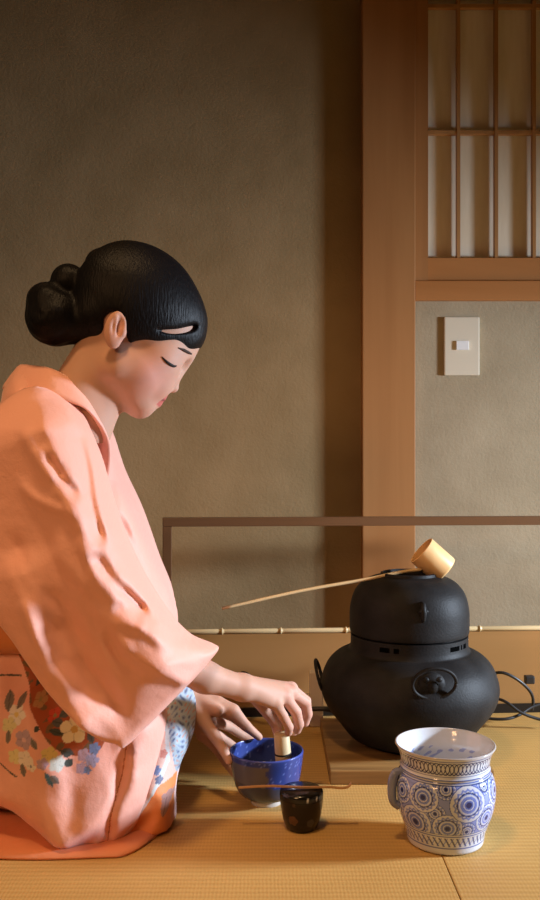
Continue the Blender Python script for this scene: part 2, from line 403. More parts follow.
SB('bottom_rail', .0098, L-.0203, -.009, .009, 0, .020, M['black_lacquer'], .001)
bmb = []; xx = .0098; nd = [X(p_, YA)-xl for p_ in (181, 222, 281, 347, 415, 484, 553, 620, 690)]
pts = []; rr = []
xsamp = sorted(set([.0099, L-.0204]+[n_+d_ for n_ in nd for d_ in (-.006, -.003, -.0012, 0, .0012, .003, .006)]))
for x_ in xsamp:
    if x_ < .0099 or x_ > L-.0204: continue
    d_ = min(abs(x_-n_) for n_ in nd); pts.append((x_, 0, zb)); rr.append(.0056+(.0022 if d_ < .0015 else (-.0008 if d_ < .0035 else 0)))
MB().tube(pts, rr, 14).build('bamboo_rail', M['bamboo'], by, loc=(0, 0, 0))

# ================================================================ KETTLE ON BRAZIER
KX, KY, BZ = X(409, 1.78), 1.78, .0255
bd = MB().box(X(330, 1.612), X(494.5, 1.612), 1.612, 1.93, 0.0003, BZ, .002).build('kettle_board', M['base_board'], smooth=False)
tag(bd, 'flat square wooden board under the iron brazier', 'board')
s_ = KY/F
def zz(py): return Z(py, KY)
br = empty('brazier', (KX, KY, BZ), 'round-bellied black iron brazier carrying the kettle, on the wooden board', 'brazier')
prof = [(.050, .046), (.078, .047), (.088, .052), (.110, .066)]
prof = [(.0, .046), (.070, .046), (.088, .050), (.112, zz(735)), (.142, zz(718)), (.163, zz(704)), (.1735, zz(690)), (.1725, zz(678)), (.162, zz(664)), (.146, zz(655)), (.128, zz(650)), (.1195, zz(648.5)), (.1165, zz(646)), (.1150, zz(643)), (.1150, zz(636)), (.1150, zz(633.2)), (.1085, zz(632.8)), (.1065, zz(640)), (.1035, zz(652)), (.100, .10), (.08, .07), (0, .068)]
pp = catmull([(r, z) for r, z in prof[1:13]], 5); pp = [(0, .046)]+[(float(a), float(b_)) for a, b_ in pp]+prof[13:]
o = MB().lathe(pp, (0, 0, -BZ), 96).build('body', M['iron'], br, loc=(0, 0, 0)); weld_smooth_edges(o, 40)
# vents: short slot blocks around the collar, near-black colour standing in for recess shade
M['hole'], _, _ = mat('vent_shade', (.002, .002, .002), 1, 0)
for a0, a1 in ((-57, -44), (-41, -39), (-36, -30), (-127, -117), (-113, -108), (40, 60), (110, 130)):
    n = 6
    vs = []; fs = []
    for i in range(n+1):
        t = math.radians(a0+(a1-a0)*i/n)
        for r in (.1154, .1090):
            for z in (zz(641.5), zz(637)): vs.append((r*math.cos(t), r*math.sin(t), z-BZ))
    for i in range(n):
        b_ = 4*i; fs += [[b_, b_+1, b_+5, b_+4], [b_+2, b_+6, b_+7, b_+3], [b_, b_+4, b_+6, b_+2], [b_+1, b_+3, b_+7, b_+5]]
    fs += [[0, 2, 3, 1], [4*n, 4*n+1, 4*n+3, 4*n+2]]
    vent = MB().add(vs, fs); vent.build('vent', M['hole'], br, smooth=False, loc=(0, 0, 0))
# front fire opening (low, on the left of the front) and the feet
for a in (-110, 10, 130):
    t = math.radians(a); c = (.078*math.cos(t), .078*math.sin(t))
    MB().lathe([(0, 0), (.013, 0), (.016, .004), (.020, .014), (.026, .028), (0, .030)], (c[0], c[1], 0), 20).build('foot', M['iron'], br, loc=(0, 0, 0))
MB().lathe([(.0, 0), (.088, 0), (.094, .004), (.095, .012), (.090, .022), (0, .024)], (0, 0, .0), 64).build('ash_pan', M['iron'], br, loc=(0, 0, 0))
def lug(a, zc, r0):
    """mask lug with a drooping tongue"""
    t = math.radians(a); out = Vector((math.cos(t), math.sin(t), 0)); up = Vector((0, 0, 1)); si = Vector((-math.sin(t), math.cos(t), 0))
    c = out*r0+up*zc; mb = MB()
    def ell(off, ra, rb, rc, n=10):
        vs = []; fs = []; m_ = 16
        for i in range(n+1):
            th = math.pi*i/n
            for k in range(m_):
                ph = 2*math.pi*k/m_; vs.append(c+off+si*(ra*math.sin(th)*math.cos(ph))+up*(rb*math.cos(th))+out*(rc*math.sin(th)*math.sin(ph)))
        for i in range(n):
            for k in range(m_): fs.append([i*m_+k, i*m_+(k+1) % m_, (i+1)*m_+(k+1) % m_, (i+1)*m_+k])
        mb.add(vs, fs)
    ell(up*0, .026, .023, .010); ell(up*(-.002)+out*.006, .012, .013, .010); ell(up*(-.020)+out*.004, .008, .020, .006); ell(up*(.010)+out*.004+si*.012, .007, .006, .006); ell(up*(.010)+out*.004-si*.012, .007, .006, .006)
    o = mb.build('lug', M['iron'], br, loc=(0, 0, 0))
    n = 40; pts = []
    for k in range(n+1):
        q = 2*math.pi*k/n; pts.append(c+si*(.040*math.cos(q))+up*(.029*math.sin(q)+.006)+out*(.017+.008*math.sin(q)))
    MB().tube(pts, .0032, 8).build('ring', M['iron'], o, loc=(0, 0, 0))
lug(-84, zz(664)-BZ, .158); lug(175, zz(680)-BZ, .160); lug(60, zz(678)-BZ, .160)

kt = empty('iron_kettle', (KX, KY, .10), 'dark domed iron kettle with a wide mouth, sitting in the brazier', 'kettle')
def kz(py): return zz(py)-.10
kp = [(0, .0), (.06, .002), (.088, .03), (.100, kz(655)), (.1025, kz(640)), (.1030, kz(631.5)), (.1155, kz(631.2)), (.1168, kz(628)), (.1172, kz(620)), (.1160, kz(606)), (.108, kz(592)), (.093, kz(582.5)), (.076, kz(577.5)), (.060, kz(575.5)), (.0565, kz(575)), (.0555, kz(572.5)), (.0515, kz(572)), (.0495, kz(574)), (.0495, kz(582)), (.085, kz(600)), (.100, kz(625)), (.08, .03), (0, .01)]
c1 = catmull(kp[6:15], 5)
kk = kp[:6]+[(float(a), float(b_)) for a, b_ in c1]+kp[15:]
o = MB().lathe(kk, (0, 0, 0), 96).build('body', M['iron'], kt, loc=(0, 0, 0)); weld_smooth_edges(o, 50)
for a in (-86, 94):
    t = math.radians(a); out = Vector((math.cos(t), math.sin(t), 0)); c = out*.114+Vector((0, 0, kz(602)))
    mb = MB(); si = Vector((-math.sin(t), math.cos(t), 0))
    mb.tube([c-out*.012+Vector((0, 0, .016)), c+out*.002+Vector((0, 0, .014)), c+out*.006, c+out*.003-Vector((0, 0, .014)), c-out*.003-Vector((0, 0, .019))], [.004, .0055, .0065, .005, .003], 12)
    mb.tube([c+out*.004+si*.002+Vector((0, 0, .004)), c+out*.006+si*.008], [.0055, .0035], 10); mb.tube([c+out*.004-si*.002+Vector((0, 0, .004)), c+out*.006-si*.008], [.0055, .0035], 10)
    mb.build('lug', M['iron'], kt, loc=(0, 0, 0))

# ladle resting across the kettle's mouth
LY = 1.765
ld = empty('bamboo_ladle', P(432, 572, LY), 'pale bamboo water ladle, cup tilted, resting across the mouth of the iron kettle', 'ladle')
lc0 = Vector(P(445, 571, LY+.01)); lc1 = Vector(P(421, 550, LY+.010))
ax = (lc1-lc0).normalized(); a_ = Vector((0, 1, 0)); e1 = (a_-ax*a_.dot(ax)).normalized(); e2 = ax.cross(e1)
prof = [(0, 0), (.026, 0), (.0295, .0015), (.0305, .004), (.0310, (lc1-lc0).length-.001), (.0295, (lc1-lc0).length), (.0275, (lc1-lc0).length-.001), (.0270, .005), (0, .004)]
vs = []; fs = []; n = 48
for r, h_ in prof:
    for k in range(n):
        t = 2*math.pi*k/n; vs.append(lc0+ax*h_+(e1*math.cos(t)+e2*math.sin(t))*max(r, .0001))
for i in range(len(prof)-1):
    for k in range(n): fs.append([i*n+k, i*n+(k+1) % n, (i+1)*n+(k+1) % n, (i+1)*n+k])
weld_smooth_edges(MB().add(vs, fs).build('cup', M['ladle'], ld), 45)
hp = catmull([P(222, 608.5, 1.70), P(300, 591, 1.73), P(365, 579.5, 1.752), P(400, 572.3, LY-.002), P(424, 569, LY)], 8)
MB().tube(hp, list(np.linspace(.0030, .0036, len(hp))), 8).build('handle', M['bamboo'], ld)

# ================================================================ PORCELAIN JAR
JX, JY = X(445, 1.385), 1.385
jar = empty('water_jar', (JX, JY, 0), 'blue and white porcelain jar with scroll circles, standing in front of the kettle', 'jar')
jp = [(0, .004), (.050, .004), (.0535, .0005), (.0575, .003), (.0590, .010), (.0610, .020), (.0660, .034), (.0710, .047), (.0745, .062), (.0762, .077), (.0755, .092), (.0720, .1035), (.0680, .110), (.0672, .1125), (.0688, .1150), (.0676, .1175), (.0675, .124), (.0690, .133), (.0725, .142), (.0755, .1470), (.0765, .1490), (.0750, .1502), (.0725, .1485), (.0680, .138), (.0635, .122), (.0660, .10), (.0690, .065), (.060, .030), (.040, .012), (0, .010)]
cp = catmull(jp, 12); NJ = 600
# resample by arc length
cp = np.array(cp); dl = np.r_[0, np.cumsum(np.linalg.norm(np.diff(cp, axis=0), axis=1))]
ts = np.linspace(0, dl[-1], 420); cp = np.stack([np.interp(ts, dl, cp[:, 0]), np.interp(ts, dl, cp[:, 1])], 1); cp[0, 0] = .0001; cp[-1, 0] = .0001
iout = int(np.argmax(cp[:, 1]))
th = 2*np.pi*np.arange(NJ)/NJ
Vj = np.stack([cp[:, :1]*np.cos(th), cp[:, :1]*np.sin(th), np.repeat(cp[:, 1:], NJ, 1)], -1).reshape(-1, 3)
a, b_ = np.meshgrid(np.arange(len(cp)-1), np.arange(NJ), indexing='ij'); q = a*NJ+b_; q2 = a*NJ+(b_+1) % NJ
Fj = np.stack([q, q2, q2+NJ, q+NJ], -1).reshape(-1, 4)
jo, _ = net_obj('body', Vj+np.array([JX, JY, 0]), Fj, M['porcelain'], jar, relax=0)
TH = np.tile(th, len(cp)); ZJ = Vj[:, 2]; RJ = np.hypot(Vj[:, 0], Vj[:, 1]); OUT = np.repeat(np.arange(len(cp)) <= iout, NJ)
white = np.array([.64, .67, .72]); blue = np.array([.045, .085, .36]); mid = np.array([.09, .16, .58]); navy = np.array([.02, .03, .13])
Cj = np.tile(white, (len(ZJ), 1))
def setc(mask, c, a=1.0): Cj[mask] = Cj[mask]*(1-a)+np.array(c)*a
arc = (TH*.068) # arc position (m)
per = 2*np.pi*.068
# neck lattice: overlapping circles
nb = OUT & (ZJ > .0985) & (ZJ < .1335)
def ringpat(z0, z1, ncirc, rr, thick, col, rows=1):
    zc = (z0+z1)/2; pit = per/ncirc
    for sh in (0, .5):
        u = (arc/pit+sh) % 1.0-.5
        d = np.hypot(u*pit*1.42, ZJ-zc); setc(OUT & (ZJ > z0) & (ZJ < z1) & (np.abs(d-rr) < thick), col)
ringpat(.1225, .1420, 34, .0086, .00095, navy)
for zc_ in (.1205, .1440, .1150, .1110, .0320, .0120): setc(OUT & (np.abs(ZJ-zc_) < .0007), blue, .9)
setc(OUT & (np.abs(ZJ-.1492) < .0010), (.42, .36, .33), .8)
# body: scattered concentric scroll circles over mid blue
bb = OUT & (ZJ > .0345) & (ZJ < .1090)
setc(bb, mid, .75)
rng = np.random.RandomState(5)
arcb = TH*.073; perb = 2*np.pi*.073
circ = []
# three big ones visible from the front, then the rest around the body
for deg, z_, r_ in ((-74, .082, .0255), (-126, .089, .021), (-138, .048, .024), (-98, .046, .021), (-46, .056, .020), (-26, .090, .021), (-100, .104, .014), (-158, .088, .018), (-74, .040, .014), (-50, .104, .012), (-112, .068, .014)):
    circ.append((math.radians(deg) % (2*math.pi), z_, r_))
for k in range(26):
    t = math.radians(-35+k*250/26) % (2*math.pi); circ.append((t, .044+.056*((k*7) % 5)/4, .017+.007*rng.rand()))
for tc_, zc_, rc_ in circ[::-1]:
    rc_ = rc_*1.12
    du = ((arcb-tc_*.073+perb/2) % perb)-perb/2; d = np.hypot(du, (ZJ-zc_)*1.05); an = np.arctan2(ZJ-zc_, du)
    inn = bb & (d < rc_); setc(inn, white, .9)
    setc(inn & (np.abs(d-rc_) < .0011), blue)
    scal = rc_*.74+.0012*np.cos(an*16)
    setc(inn & (np.abs(d-scal) < .0016), mid, .8)
    setc(inn & (d < rc_*.62), mid, .85); setc(inn & (np.abs(d-rc_*.50) < .0012), white, .85)
    setc(inn & (np.abs(d-rc_*.62) < .0010+.0004*np.cos(an*12)), navy, .9)
    setc(inn & (d < rc_*.34), blue, .55); setc(inn & (np.abs(d-rc_*.27) < .0008), white, .8); setc(inn & (d < rc_*.16), navy)
setc(bb & ((np.abs(ZJ-.0345) < .0009) | (np.abs(ZJ-.1085) < .0008)), navy, .8)
# foot band of slanting strokes
u = (arc*1.0/(per/46)) % 1.0; fb = OUT & (ZJ > .0150) & (ZJ < .0290)
setc(fb & (np.abs(((u+(ZJ-.022)*60) % 1.0)-.5) < .17), navy, .9); setc(fb & (np.abs(((u-(ZJ-.022)*60+.4) % 1.0)-.5) < .08), mid, .8)
# inside: pale with blue spray under the lip
setc(~OUT & (ZJ < .125) & (ZJ > .08) & (np.sin(TH*9+np.sin(ZJ*400))*np.sin(ZJ*320+TH*14) > .45), mid, .55)
paint(jo, Cj)
for a in (187, 40):
    t = math.radians(a); out = Vector((math.cos(t), math.sin(t), 0)); c = Vector((JX, JY, 0)); mb = MB()
    pts = catmull([c+out*.066+Vector((0, 0, .108)), c+out*.076+Vector((0, 0, .108)), c+out*.0815+Vector((0, 0, .100)), c+out*.0840+Vector((0, 0, .082)), c+out*.082+Vector((0, 0, .064)), c+out*.073+Vector((0, 0, .054))], 6)
    mb.tube([tuple(p) for p in pts], [.0050+.002*math.sin(math.pi*i/(len(pts)-1)) for i in range(len(pts))], 12)
    o = mb.build('ear_handle', M['porcelain'], jar); paint(o, np.tile([.20, .22, .33], (len(o.data.vertices), 1)))

# ================================================================ TEA CONTAINER, SCOOP
TX, TY = X(301.5, 1.43), 1.43
tcn = empty('tea_container', (TX, TY, 0), 'small black lacquer tea container with faint painted flowers, beside the blue bowl', 'tea container')
pf = catmull([(.0215, 0.0), (.0235, .0012), (.0270, .008), (.0305, .020), (.0330, .034), (.0343, .046), (.0346, .0500)], 14)
pf = [(.0001, 0.0)]+[(float(a), float(b_)) for a, b_ in pf]+[(.0330, .0503), (.0001, .0503)]
def painted_lathe(name, prof, c, n, mt, parent, colf):
    o = MB().lathe(prof, c, n).build(name, mt, parent)
    V = np.array([v.co[:] for v in o.data.vertices])+np.array(parent_world(parent)); paint(o, colf(V-np.array(c))); weld_smooth_edges(o, 50); return o
def tcol(V):
    C = np.tile([.008, .007, .007], (len(V), 1)); t = np.degrees(np.arctan2(V[:, 1], V[:, 0]))
    for a, z, r, c in ((-118, .022, .0085, (.10, .045, .02)), (-63, .018, .0075, (.055, .05, .05)), (-112, .047, .003, (.05, .03, .02)), (-20, .03, .008, (.10, .05, .02)), (100, .03, .008, (.10, .05, .02)), (-160, .034, .006, (.08, .05, .03))):
        du = ((t-a+180) % 360-180)*math.pi/180*.031; dz = V[:, 2]-z; d = np.hypot(du, dz); an = np.arctan2(dz, du); C[d < r*(.9+.07*np.cos(5*an))] = c
    return C
painted_lathe('body', pf, (TX, TY, 0), 160, M['lacquer_paint'], tcn, tcol)
lidp = [(.0001, .0505), (.0346, .0505), (.0348, .056), (.0340, .0600), (.0315, .0622), (.0200, .0632), (.0001, .0634)]
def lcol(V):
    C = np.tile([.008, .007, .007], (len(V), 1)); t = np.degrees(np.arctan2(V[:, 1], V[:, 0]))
    for a in (-75, -48): C[np.hypot(((t-a+180) % 360-180)*math.pi/180*.034, V[:, 2]-.0545) < .0022] = (.7, .7, .72)  # two white glints painted on the lid's side
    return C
painted_lathe('lid', lidp, (TX, TY, 0), 200, M['lacquer_paint'], tcn, lcol)
SY = 1.425
sp = empty('tea_scoop', P(300, 788, SY), 'thin brown bamboo tea scoop lying across the black tea container', 'tea scoop')
zt = .0655
pts = catmull([P(238.5, 787.5, SY), P(270, 786.0, SY), (X(301, SY), SY, zt+.0006), P(328, 787.0, SY), P(340, 788.0, SY), P(347.5, 787.0, SY), P(351.5, 783, SY)], 8)
m_ = len(pts); vs = []; fs = []
for i, p in enumerate(pts):
    wd_ = .0026+.0022*max(0, (i/m_-.78)/.22) if i/m_ > .3 else .0024
    for dy, dz in ((-wd_, -.0011), (wd_, -.0011), (wd_, .0011), (-wd_, .0011)): vs.append((p[0], p[1]+dy, p[2]+dz))
for i in range(m_-1):
    for k in range(4): fs.append([4*i+k, 4*i+(k+1) % 4, 4*i+4+(k+1) % 4, 4*i+4+k])
fs += [[0, 1, 2, 3], [4*m_-4, 4*m_-3, 4*m_-2, 4*m_-1]]
mesh_obj('blade', vs, fs, M['scoop'], sp, smooth=False)

# ================================================================ BLUE BOWL AND WHISK
BX, BY = X(266.5, 1.535), 1.535
bw = empty('tea_bowl', (BX, BY, 0), 'cobalt blue glazed tea bowl steadied by her left hand', 'bowl')
bp_ = [(.0001, .003), (.020, .003), (.0215, .0), (.0265, .0), (.0270, .006), (.0285, .0085), (.040, .0135), (.050, .024), (.0565, .042), (.0605, .066), (.0630, .0865), (.0622, .0885), (.0605, .0875), (.0575, .066), (.053, .044), (.046, .028), (.030, .018), (.0001, .015)]
cb = np.array(catmull(bp_, 8)); cb[:, 0] = np.maximum(cb[:, 0], .0001)
def bcol(V):
    n_ = len(V); C = np.tile([.030, .050, .21], (n_, 1)); t = np.arctan2(V[:, 1], V[:, 0])
    sp_ = np.sin(V[:, 0]*700+3*np.sin(V[:, 2]*520))*np.sin(V[:, 1]*640+2*np.cos(V[:, 2]*800)); C[sp_ > .86] = (.12, .17, .45)
    C[V[:, 2] > .0865] = (.06, .09, .36)
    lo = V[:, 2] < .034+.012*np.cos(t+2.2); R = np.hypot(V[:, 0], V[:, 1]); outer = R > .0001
    patch = (np.cos(t+2.45) > .62+.05*np.sin(V[:, 2]*300)) & (V[:, 2] < .078) & (R > .0265)  # greyish glaze patch on the hand side, fingers' reflection painted in
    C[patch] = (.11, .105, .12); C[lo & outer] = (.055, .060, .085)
    C[(V[:, 2] < .0078) & (R < .030)] = (.50, .44, .38); return C
bo = painted_lathe('body', [(float(a), float(b_)) for a, b_ in cb], (BX, BY, 0), 140, M['glaze'], bw, bcol)

wk = empty('tea_whisk', P(282, 775, 1.530), 'bamboo tea whisk with black thread standing in the blue bowl', 'whisk')
wt = Vector(P(281.5, 733, 1.530)); wb = Vector(P(284, 766, 1.532)); wax = (wb-wt).normalized()
MB().tube([wt, wt+wax*.002, wb-wax*.002, wb], [.0120, .0132, .0140, .0142], 28).build('handle', M['tine'], wk)
MB().tube([wb-wax*.0235, wb-wax*.0210], [.0146, .0146], 28).build('thread', M['thread'], wk)
mb = MB(); ex = Vector((1, 0, 0)); ey = Vector((0, 1, 0))
for k in range(56):
    t = 2*math.pi*k/56
    for r0, r1, ll in (((.0132, .023, .036),) if k % 2 else ((.009, .010, .034),)):
        d = ex*math.cos(t)+ey*math.sin(t)
        mb.tube([wb-wax*.002+d*r0, wb+wax*ll*.5+d*(r0*.45+r1*.62), wb+wax*ll*.85+d*r1, wb+wax*ll+d*(r1-.002)], [.0008, .0007, .0006, .0004], 5)
mb.build('tines', M['tine'], wk)

# ================================================================ CORDS AND PLUG
CY = 1.96
pg = empty('power_adapter', (X(318, CY), CY, 0), 'ivory plastic power adapter standing on the mat behind the kettle, left side', 'power adapter')
MB().box(X(309.5, CY), X(323, CY), CY-.012, CY+.012, .0004, Z(671, CY), .004).build('body', M['plug'], pg, smooth=False)
MB().box(X(301, CY), X(309.2, CY), CY-.010, CY+.010, .0004, Z(694, CY), .003).build('socket', M['plug'], pg, smooth=False)
def cord(name, pts, r, label, cat='cord'):
    c = catmull(pts, 10); c = [(p[0], p[1], max(p[2], r+.0006)) for p in c]
    return tag(MB().tube(c, r, 8).build(name, M['cable']), label, cat)
cord('black_cable', [P(246, 682, 1.975), P(240, 676, 1.97), P(244, 673.5, 1.965), P(250, 679, 1.965), P(247, 690, 1.96), P(262, 705, 1.95), P(285, 709, 1.94), P(310, 709, 1.935), P(328, 709.5, 1.93), P(345, 716, 1.94)], .0052, 'black power cord looping up behind her right wrist and running behind the brazier')
cd = empty('appliance_cord', P(528, 690, 1.97), 'black flexible cords trailing right from the brazier, with a small plug', 'cord')
def cpart(name, pts, r):
    c = catmull(pts, 10); c = [(p[0], p[1], max(p[2], r+.0006)) for p in c]; MB().tube(c, r, 8).build(name, M['cable'], cd)
cpart('wire', [P(478, 676, 1.95), P(492, 673.5, 1.94), P(504, 673, 1.93), P(518, 680, 1.93), P(529, 690, 1.94), P(533, 699, 1.95), P(532, 710, 1.96)], .0034)
cpart('wire', [P(478, 703, 1.97), P(495, 699, 1.955), P(506, 702, 1.94), P(520, 712, 1.93), P(535, 718, 1.93), P(552, 722, 1.93)], .0034)
cpart('wire', [P(470, 714, 1.95), P(485, 718, 1.94), P(505, 719, 1.93), P(519, 715, 1.94), P(534, 706, 1.955), P(560, 700, 1.965)], .0034)
MB().box(X(524, 1.95), X(533.5, 1.95), 1.938, 1.955, Z(683, 1.95), Z(675, 1.95), .003).build('plug', M['cable'], cd, smooth=False)

# ================================================================ THE WOMAN
YH = 1.43; SH = YH/F
woman = empty('person', (X(40, 1.45), 1.45, 0), 'person kneeling in a salmon pink flowered kimono, black hair in a bun, whisking tea', 'person')
YAW = math.radians(17); AX = (X(100, YH), YH)
def yaw(x, y, s_=1):
    c, q = math.cos(YAW*s_), math.sin(YAW*s_); dx = x-AX[0]; dy = y-AX[1]; return AX[0]+dx*c-dy*q, AX[1]+dx*q+dy*c
class YGrid:
    def __init__(s, g): s.x, s.y = yaw(g.x, g.y, -1); s.z = g.z; s.shape = g.shape
def h(px, py, w_=0): return (X(px, YH), YH+w_*SH, Z(py, YH))
A38 = math.radians(38)
def rk(r): return tuple(q*SH for q in r)
# ---- head and neck (fine grid)
def head_field(g):
    f = ellip(g, h(137, 308), rk((67, 49, 57)), A38)                       # cranium
    face = ellip(g, h(155, 360), rk((31, 40, 46)), A38)                    # mid face
    f = smin(f, face, .030)
    for s_ in (-1, 1):
        f = smin(f, cone(g, h(113, 370, 29*s_), h(140, 402, 11*s_), 16*SH, 11*SH), .034)   # jaw
        f = smin(f, cone(g, h(152, 364, 24*s_), h(138, 374, 28*s_), 14*SH, 15*SH), .028)   # cheek bone
        f = smin(f, ellip(g, h(157, 384, 15*s_), rk((13, 14, 15)), A38), .012)             # mouth side
    f = smin(f, ellip(g, h(141, 404.5), rk((11, 11, 11.5))), .012)           # chin
    f = smin(f, ellip(g, h(156, 394), rk((10, 12, 13)), A38), .010)        # muzzle
    f = smin(f, cone(g, h(180, 344), h(192, 329.5), 16*SH, 14.3*SH), .012)     # forehead
    for s_ in (-1, 1):                                                     # eye sockets, lids
        f = smax(f, -ellip(g, h(184, 368, 17*s_), rk((7.0, 9, 8)), A38), .012)
        f = smin(f, ellip(g, h(167.0, 363, 17.5*s_), rk((8.5, 10.5, 8.0)), A38), .007)
        f = smin(f, cone(g, h(185, 348, 9*s_), h(177, 351, 22*s_), 4*SH, 3*SH), .006)     # brow ridge
    f = smin(f, cone(g, h(179.5, 360), h(174.5, 385), 3.8*SH, 5.0*SH), .006)     # nose
    f = smin(f, sphere(g, h(174.0, 386), 5.6*SH), .003)
    for s_ in (-1, 1): f = smin(f, ellip(g, h(167.5, 387.0, 7.0*s_), rk((6.0, 4.0, 4.6)), A38), .0022)
    f = smin(f, cone(g, h(162.3, 396.2, -5), h(162.3, 396.2, 5), 3.2*SH, 3.2*SH), .004)     # upper lip
    for s_ in (-1, 1): f = smin(f, cone(g, h(161.6, 396.8, 4*s_), h(153.5, 398.4, 15*s_), 3.1*SH, 1.6*SH), .003)
    f = smin(f, cone(g, h(157.6, 403.0, -4), h(157.6, 403.0, 4), 3.6*SH, 3.6*SH), .004)     # lower lip
    for s_ in (-1, 1): f = smin(f, cone(g, h(157.0, 402.6, 4*s_), h(151.5, 400.2, 14*s_), 3.2*SH, 1.6*SH), .003)
    cut = cone(g, h(163.0, 400.0, 0), h(151.8, 399.6, -15.5), .9*SH, .6*SH); cut = np.minimum(cut, cone(g, h(164.5, 400.0, 0), h(151.8, 399.6, 15.5), .9*SH, .6*SH))
    f = smax(f, -cut, .0012)
    # neck
    f = smin(f, cone(g, h(104, 350), h(64, 425), 27*SH, 31*SH), .022)
    f = smin(f, cone(g, h(112, 372), h(88, 430), 19*SH, 24*SH), .020)
    # ears
    for s_ in (-1, 1):
        e = ellip(g, h(109, 335, 47.5*s_), rk((10.5, 5.0, 18.0)), math.radians(12))
        hollow = ellip(g, h(111.5, 332, 52.5*s_), rk((6.2, 5.6, 12.0)), math.radians(12))
        e = smax(e, -hollow, .0022)
        e = smin(e, ellip(g, h(116.5, 338, 47.5*s_), rk((3.0, 3.2, 4.5))), .003)      # tragus
        e = smin(e, ellip(g, h(108, 347.5, 47*s_), rk((5, 3.2, 5.5))), .003)        # lobe
        e = smin(e, cone(g, h(110, 324, 50*s_), h(108, 341, 50*s_), 1.7*SH, 1.6*SH), .003)
        f = smin(f, e, .004)
    return f
g = Grid((h(35, 0)[0], YH-.10, h(0, 444)[2]), (h(215, 0)[0], YH+.10, h(0, 250)[2]), .0017)
hv, hf = surface_nets(g, blur(np.broadcast_to(head_field(YGrid(g)), g.shape).astype(np.float32), 1))
# ---- torso, legs, arms in one coarse field (all under the kimono but the forearms)
def S3(px, py, Y): return P(px, py, Y)
def body_field(g):
    f = cone(g, h(70, 412), P(15, 500, 1.46), .050, .10)
    f = smin(f, cone(g, P(15, 480, 1.46), P(-70, 680, 1.50), .075, .070), .05)
    f = smin(f, cone(g, P(40, 432, 1.36), P(45, 432, 1.56), .042, .042), .04)
    for Yl, Yk in ((1.42, 1.41), (1.55, 1.56)):
        f = smin(f, cone(g, P(-70, 750, Yl+.05), P(85, 790, Yk+.04), .062, .046), .03)       # thigh
        f = smin(f, cone(g, P(85, 800, Yk+.05), P(-60, 775, Yl+.06), .034, .030), .02)   # shin
        f = smin(f, cone(g, P(-60, 775, Yl+.06), P(-110, 780, Yl+.06), .030, .020), .02)
    return f
g = Grid((-.66, 1.28, .02), (0.0, 1.66, .66), .008)
bv, bf = surface_nets(g, np.broadcast_to(body_field(g), g.shape).astype(np.float32))
# ---- right arm and hand
def finger(g, pts, r0, r1): return chain(g, pts, list(np.linspace(r0, r1, len(pts))), .0022)
def rarm(g):
    f = chain(g, [P(42, 432, 1.36), P(88, 610, 1.34), P(150, 648, 1.372), P(205, 677, 1.412), P(242, 688, 1.447)], [.043, .036, .034, .0235, .0195], .012)
    palm = None
    wr_ = P(243, 687, 1.449)
    K = [P(291, 689, 1.530), P(291, 692.5, 1.510), P(285, 697, 1.489), P(276, 704, 1.472)]
    for k_, ro in zip(K, (.0118, .0120, .0116, .0105)):
        c = cone(g, wr_, k_, .0175, ro); palm = c if palm is None else smin(palm, c, .008)
    f = smin(f, palm, .010)
    F_ = [([K[0], P(306, 701, 1.552), P(303, 719, 1.557), P(294, 732, 1.552)], .0098, .0070),
          ([K[1], P(305.5, 702.5, 1.528), P(307.5, 714, 1.538), P(305.0, 722.5, 1.542)], .0102, .0078),
          ([K[2], P(296, 712, 1.500), P(299, 724, 1.514), P(297, 730, 1.522)], .0100, .0076),
          ([K[3], P(283, 716, 1.478), P(289, 727.0, 1.494), P(288.5, 732.5, 1.504)], .0090, .0069)]
    for p_, a_, b_ in F_: f = smin(f, finger(g, p_, a_, b_), .0035)
    for k_ in K: f = smin(f, sphere(g, (k_[0]+.001, k_[1]-.001, k_[2]+.0035), .0085), .005)
    th_ = finger(g, [P(254, 694, 1.480), P(268, 712, 1.535), P(276, 724, 1.548), P(279, 738, 1.546)], .0130, .0078)
    return smin(f, th_, .006)
g = Grid((X(75, 1.36)-.06, 1.30, Z(745, 1.53)-.005), (X(315, 1.56), 1.585, Z(600, 1.36)), .0017)
rv, rf = surface_nets(g, blur(np.broadcast_to(rarm(g), g.shape).astype(np.float32), 1))
def larm(g):
    f = chain(g, [P(52, 435, 1.55), P(100, 600, 1.60), P(150, 660, 1.60), P(186, 692, 1.590)], [.042, .036, .030, .0215], .012)
    wr_ = P(190, 697, 1.588)
    K = [P(217, 711, 1.560), P(212, 720, 1.573), P(207, 728, 1.585), P(202, 735, 1.596)]
    palm = None
    for k_ in K:
        c = cone(g, wr_, k_, .0170, .0105); palm = c if palm is None else smin(palm, c, .008)
    f = smin(f, palm, .008)
    f = smin(f, chain(g, [P(188, 700, 1.580), P(200, 716, 1.560), P(214, 735, 1.535), P(223, 749, 1.522), P(229, 761, 1.514)], [.0150, .0125, .0105, .0088, .0068], .003), .008)
    f = smin(f, chain(g, [P(196, 697, 1.590), P(216, 705, 1.585), P(232, 712, 1.580), P(246, 726, 1.580), P(259, 737, 1.585)], [.0165, .0165, .0145, .0090, .0068], .003), .008)
    for p_ in ([K[2], P(222, 738, 1.615), P(240, 752, 1.622), P(250, 764, 1.617)], [K[3], P(216, 748, 1.600), P(226, 762, 1.604), P(236, 775, 1.600)],
               [K[1], P(228, 726, 1.612), P(246, 737, 1.628), P(257, 746, 1.625)]):
        f = smin(f, finger(g, p_, .0098, .0076), .004)
    return f
g = Grid((X(75, 1.60)-.06, 1.49, Z(785, 1.60)), (X(270, 1.6), 1.66, Z(600, 1.60)), .0019)
lv, lf = surface_nets(g, blur(np.broadcast_to(larm(g), g.shape).astype(np.float32), 1))
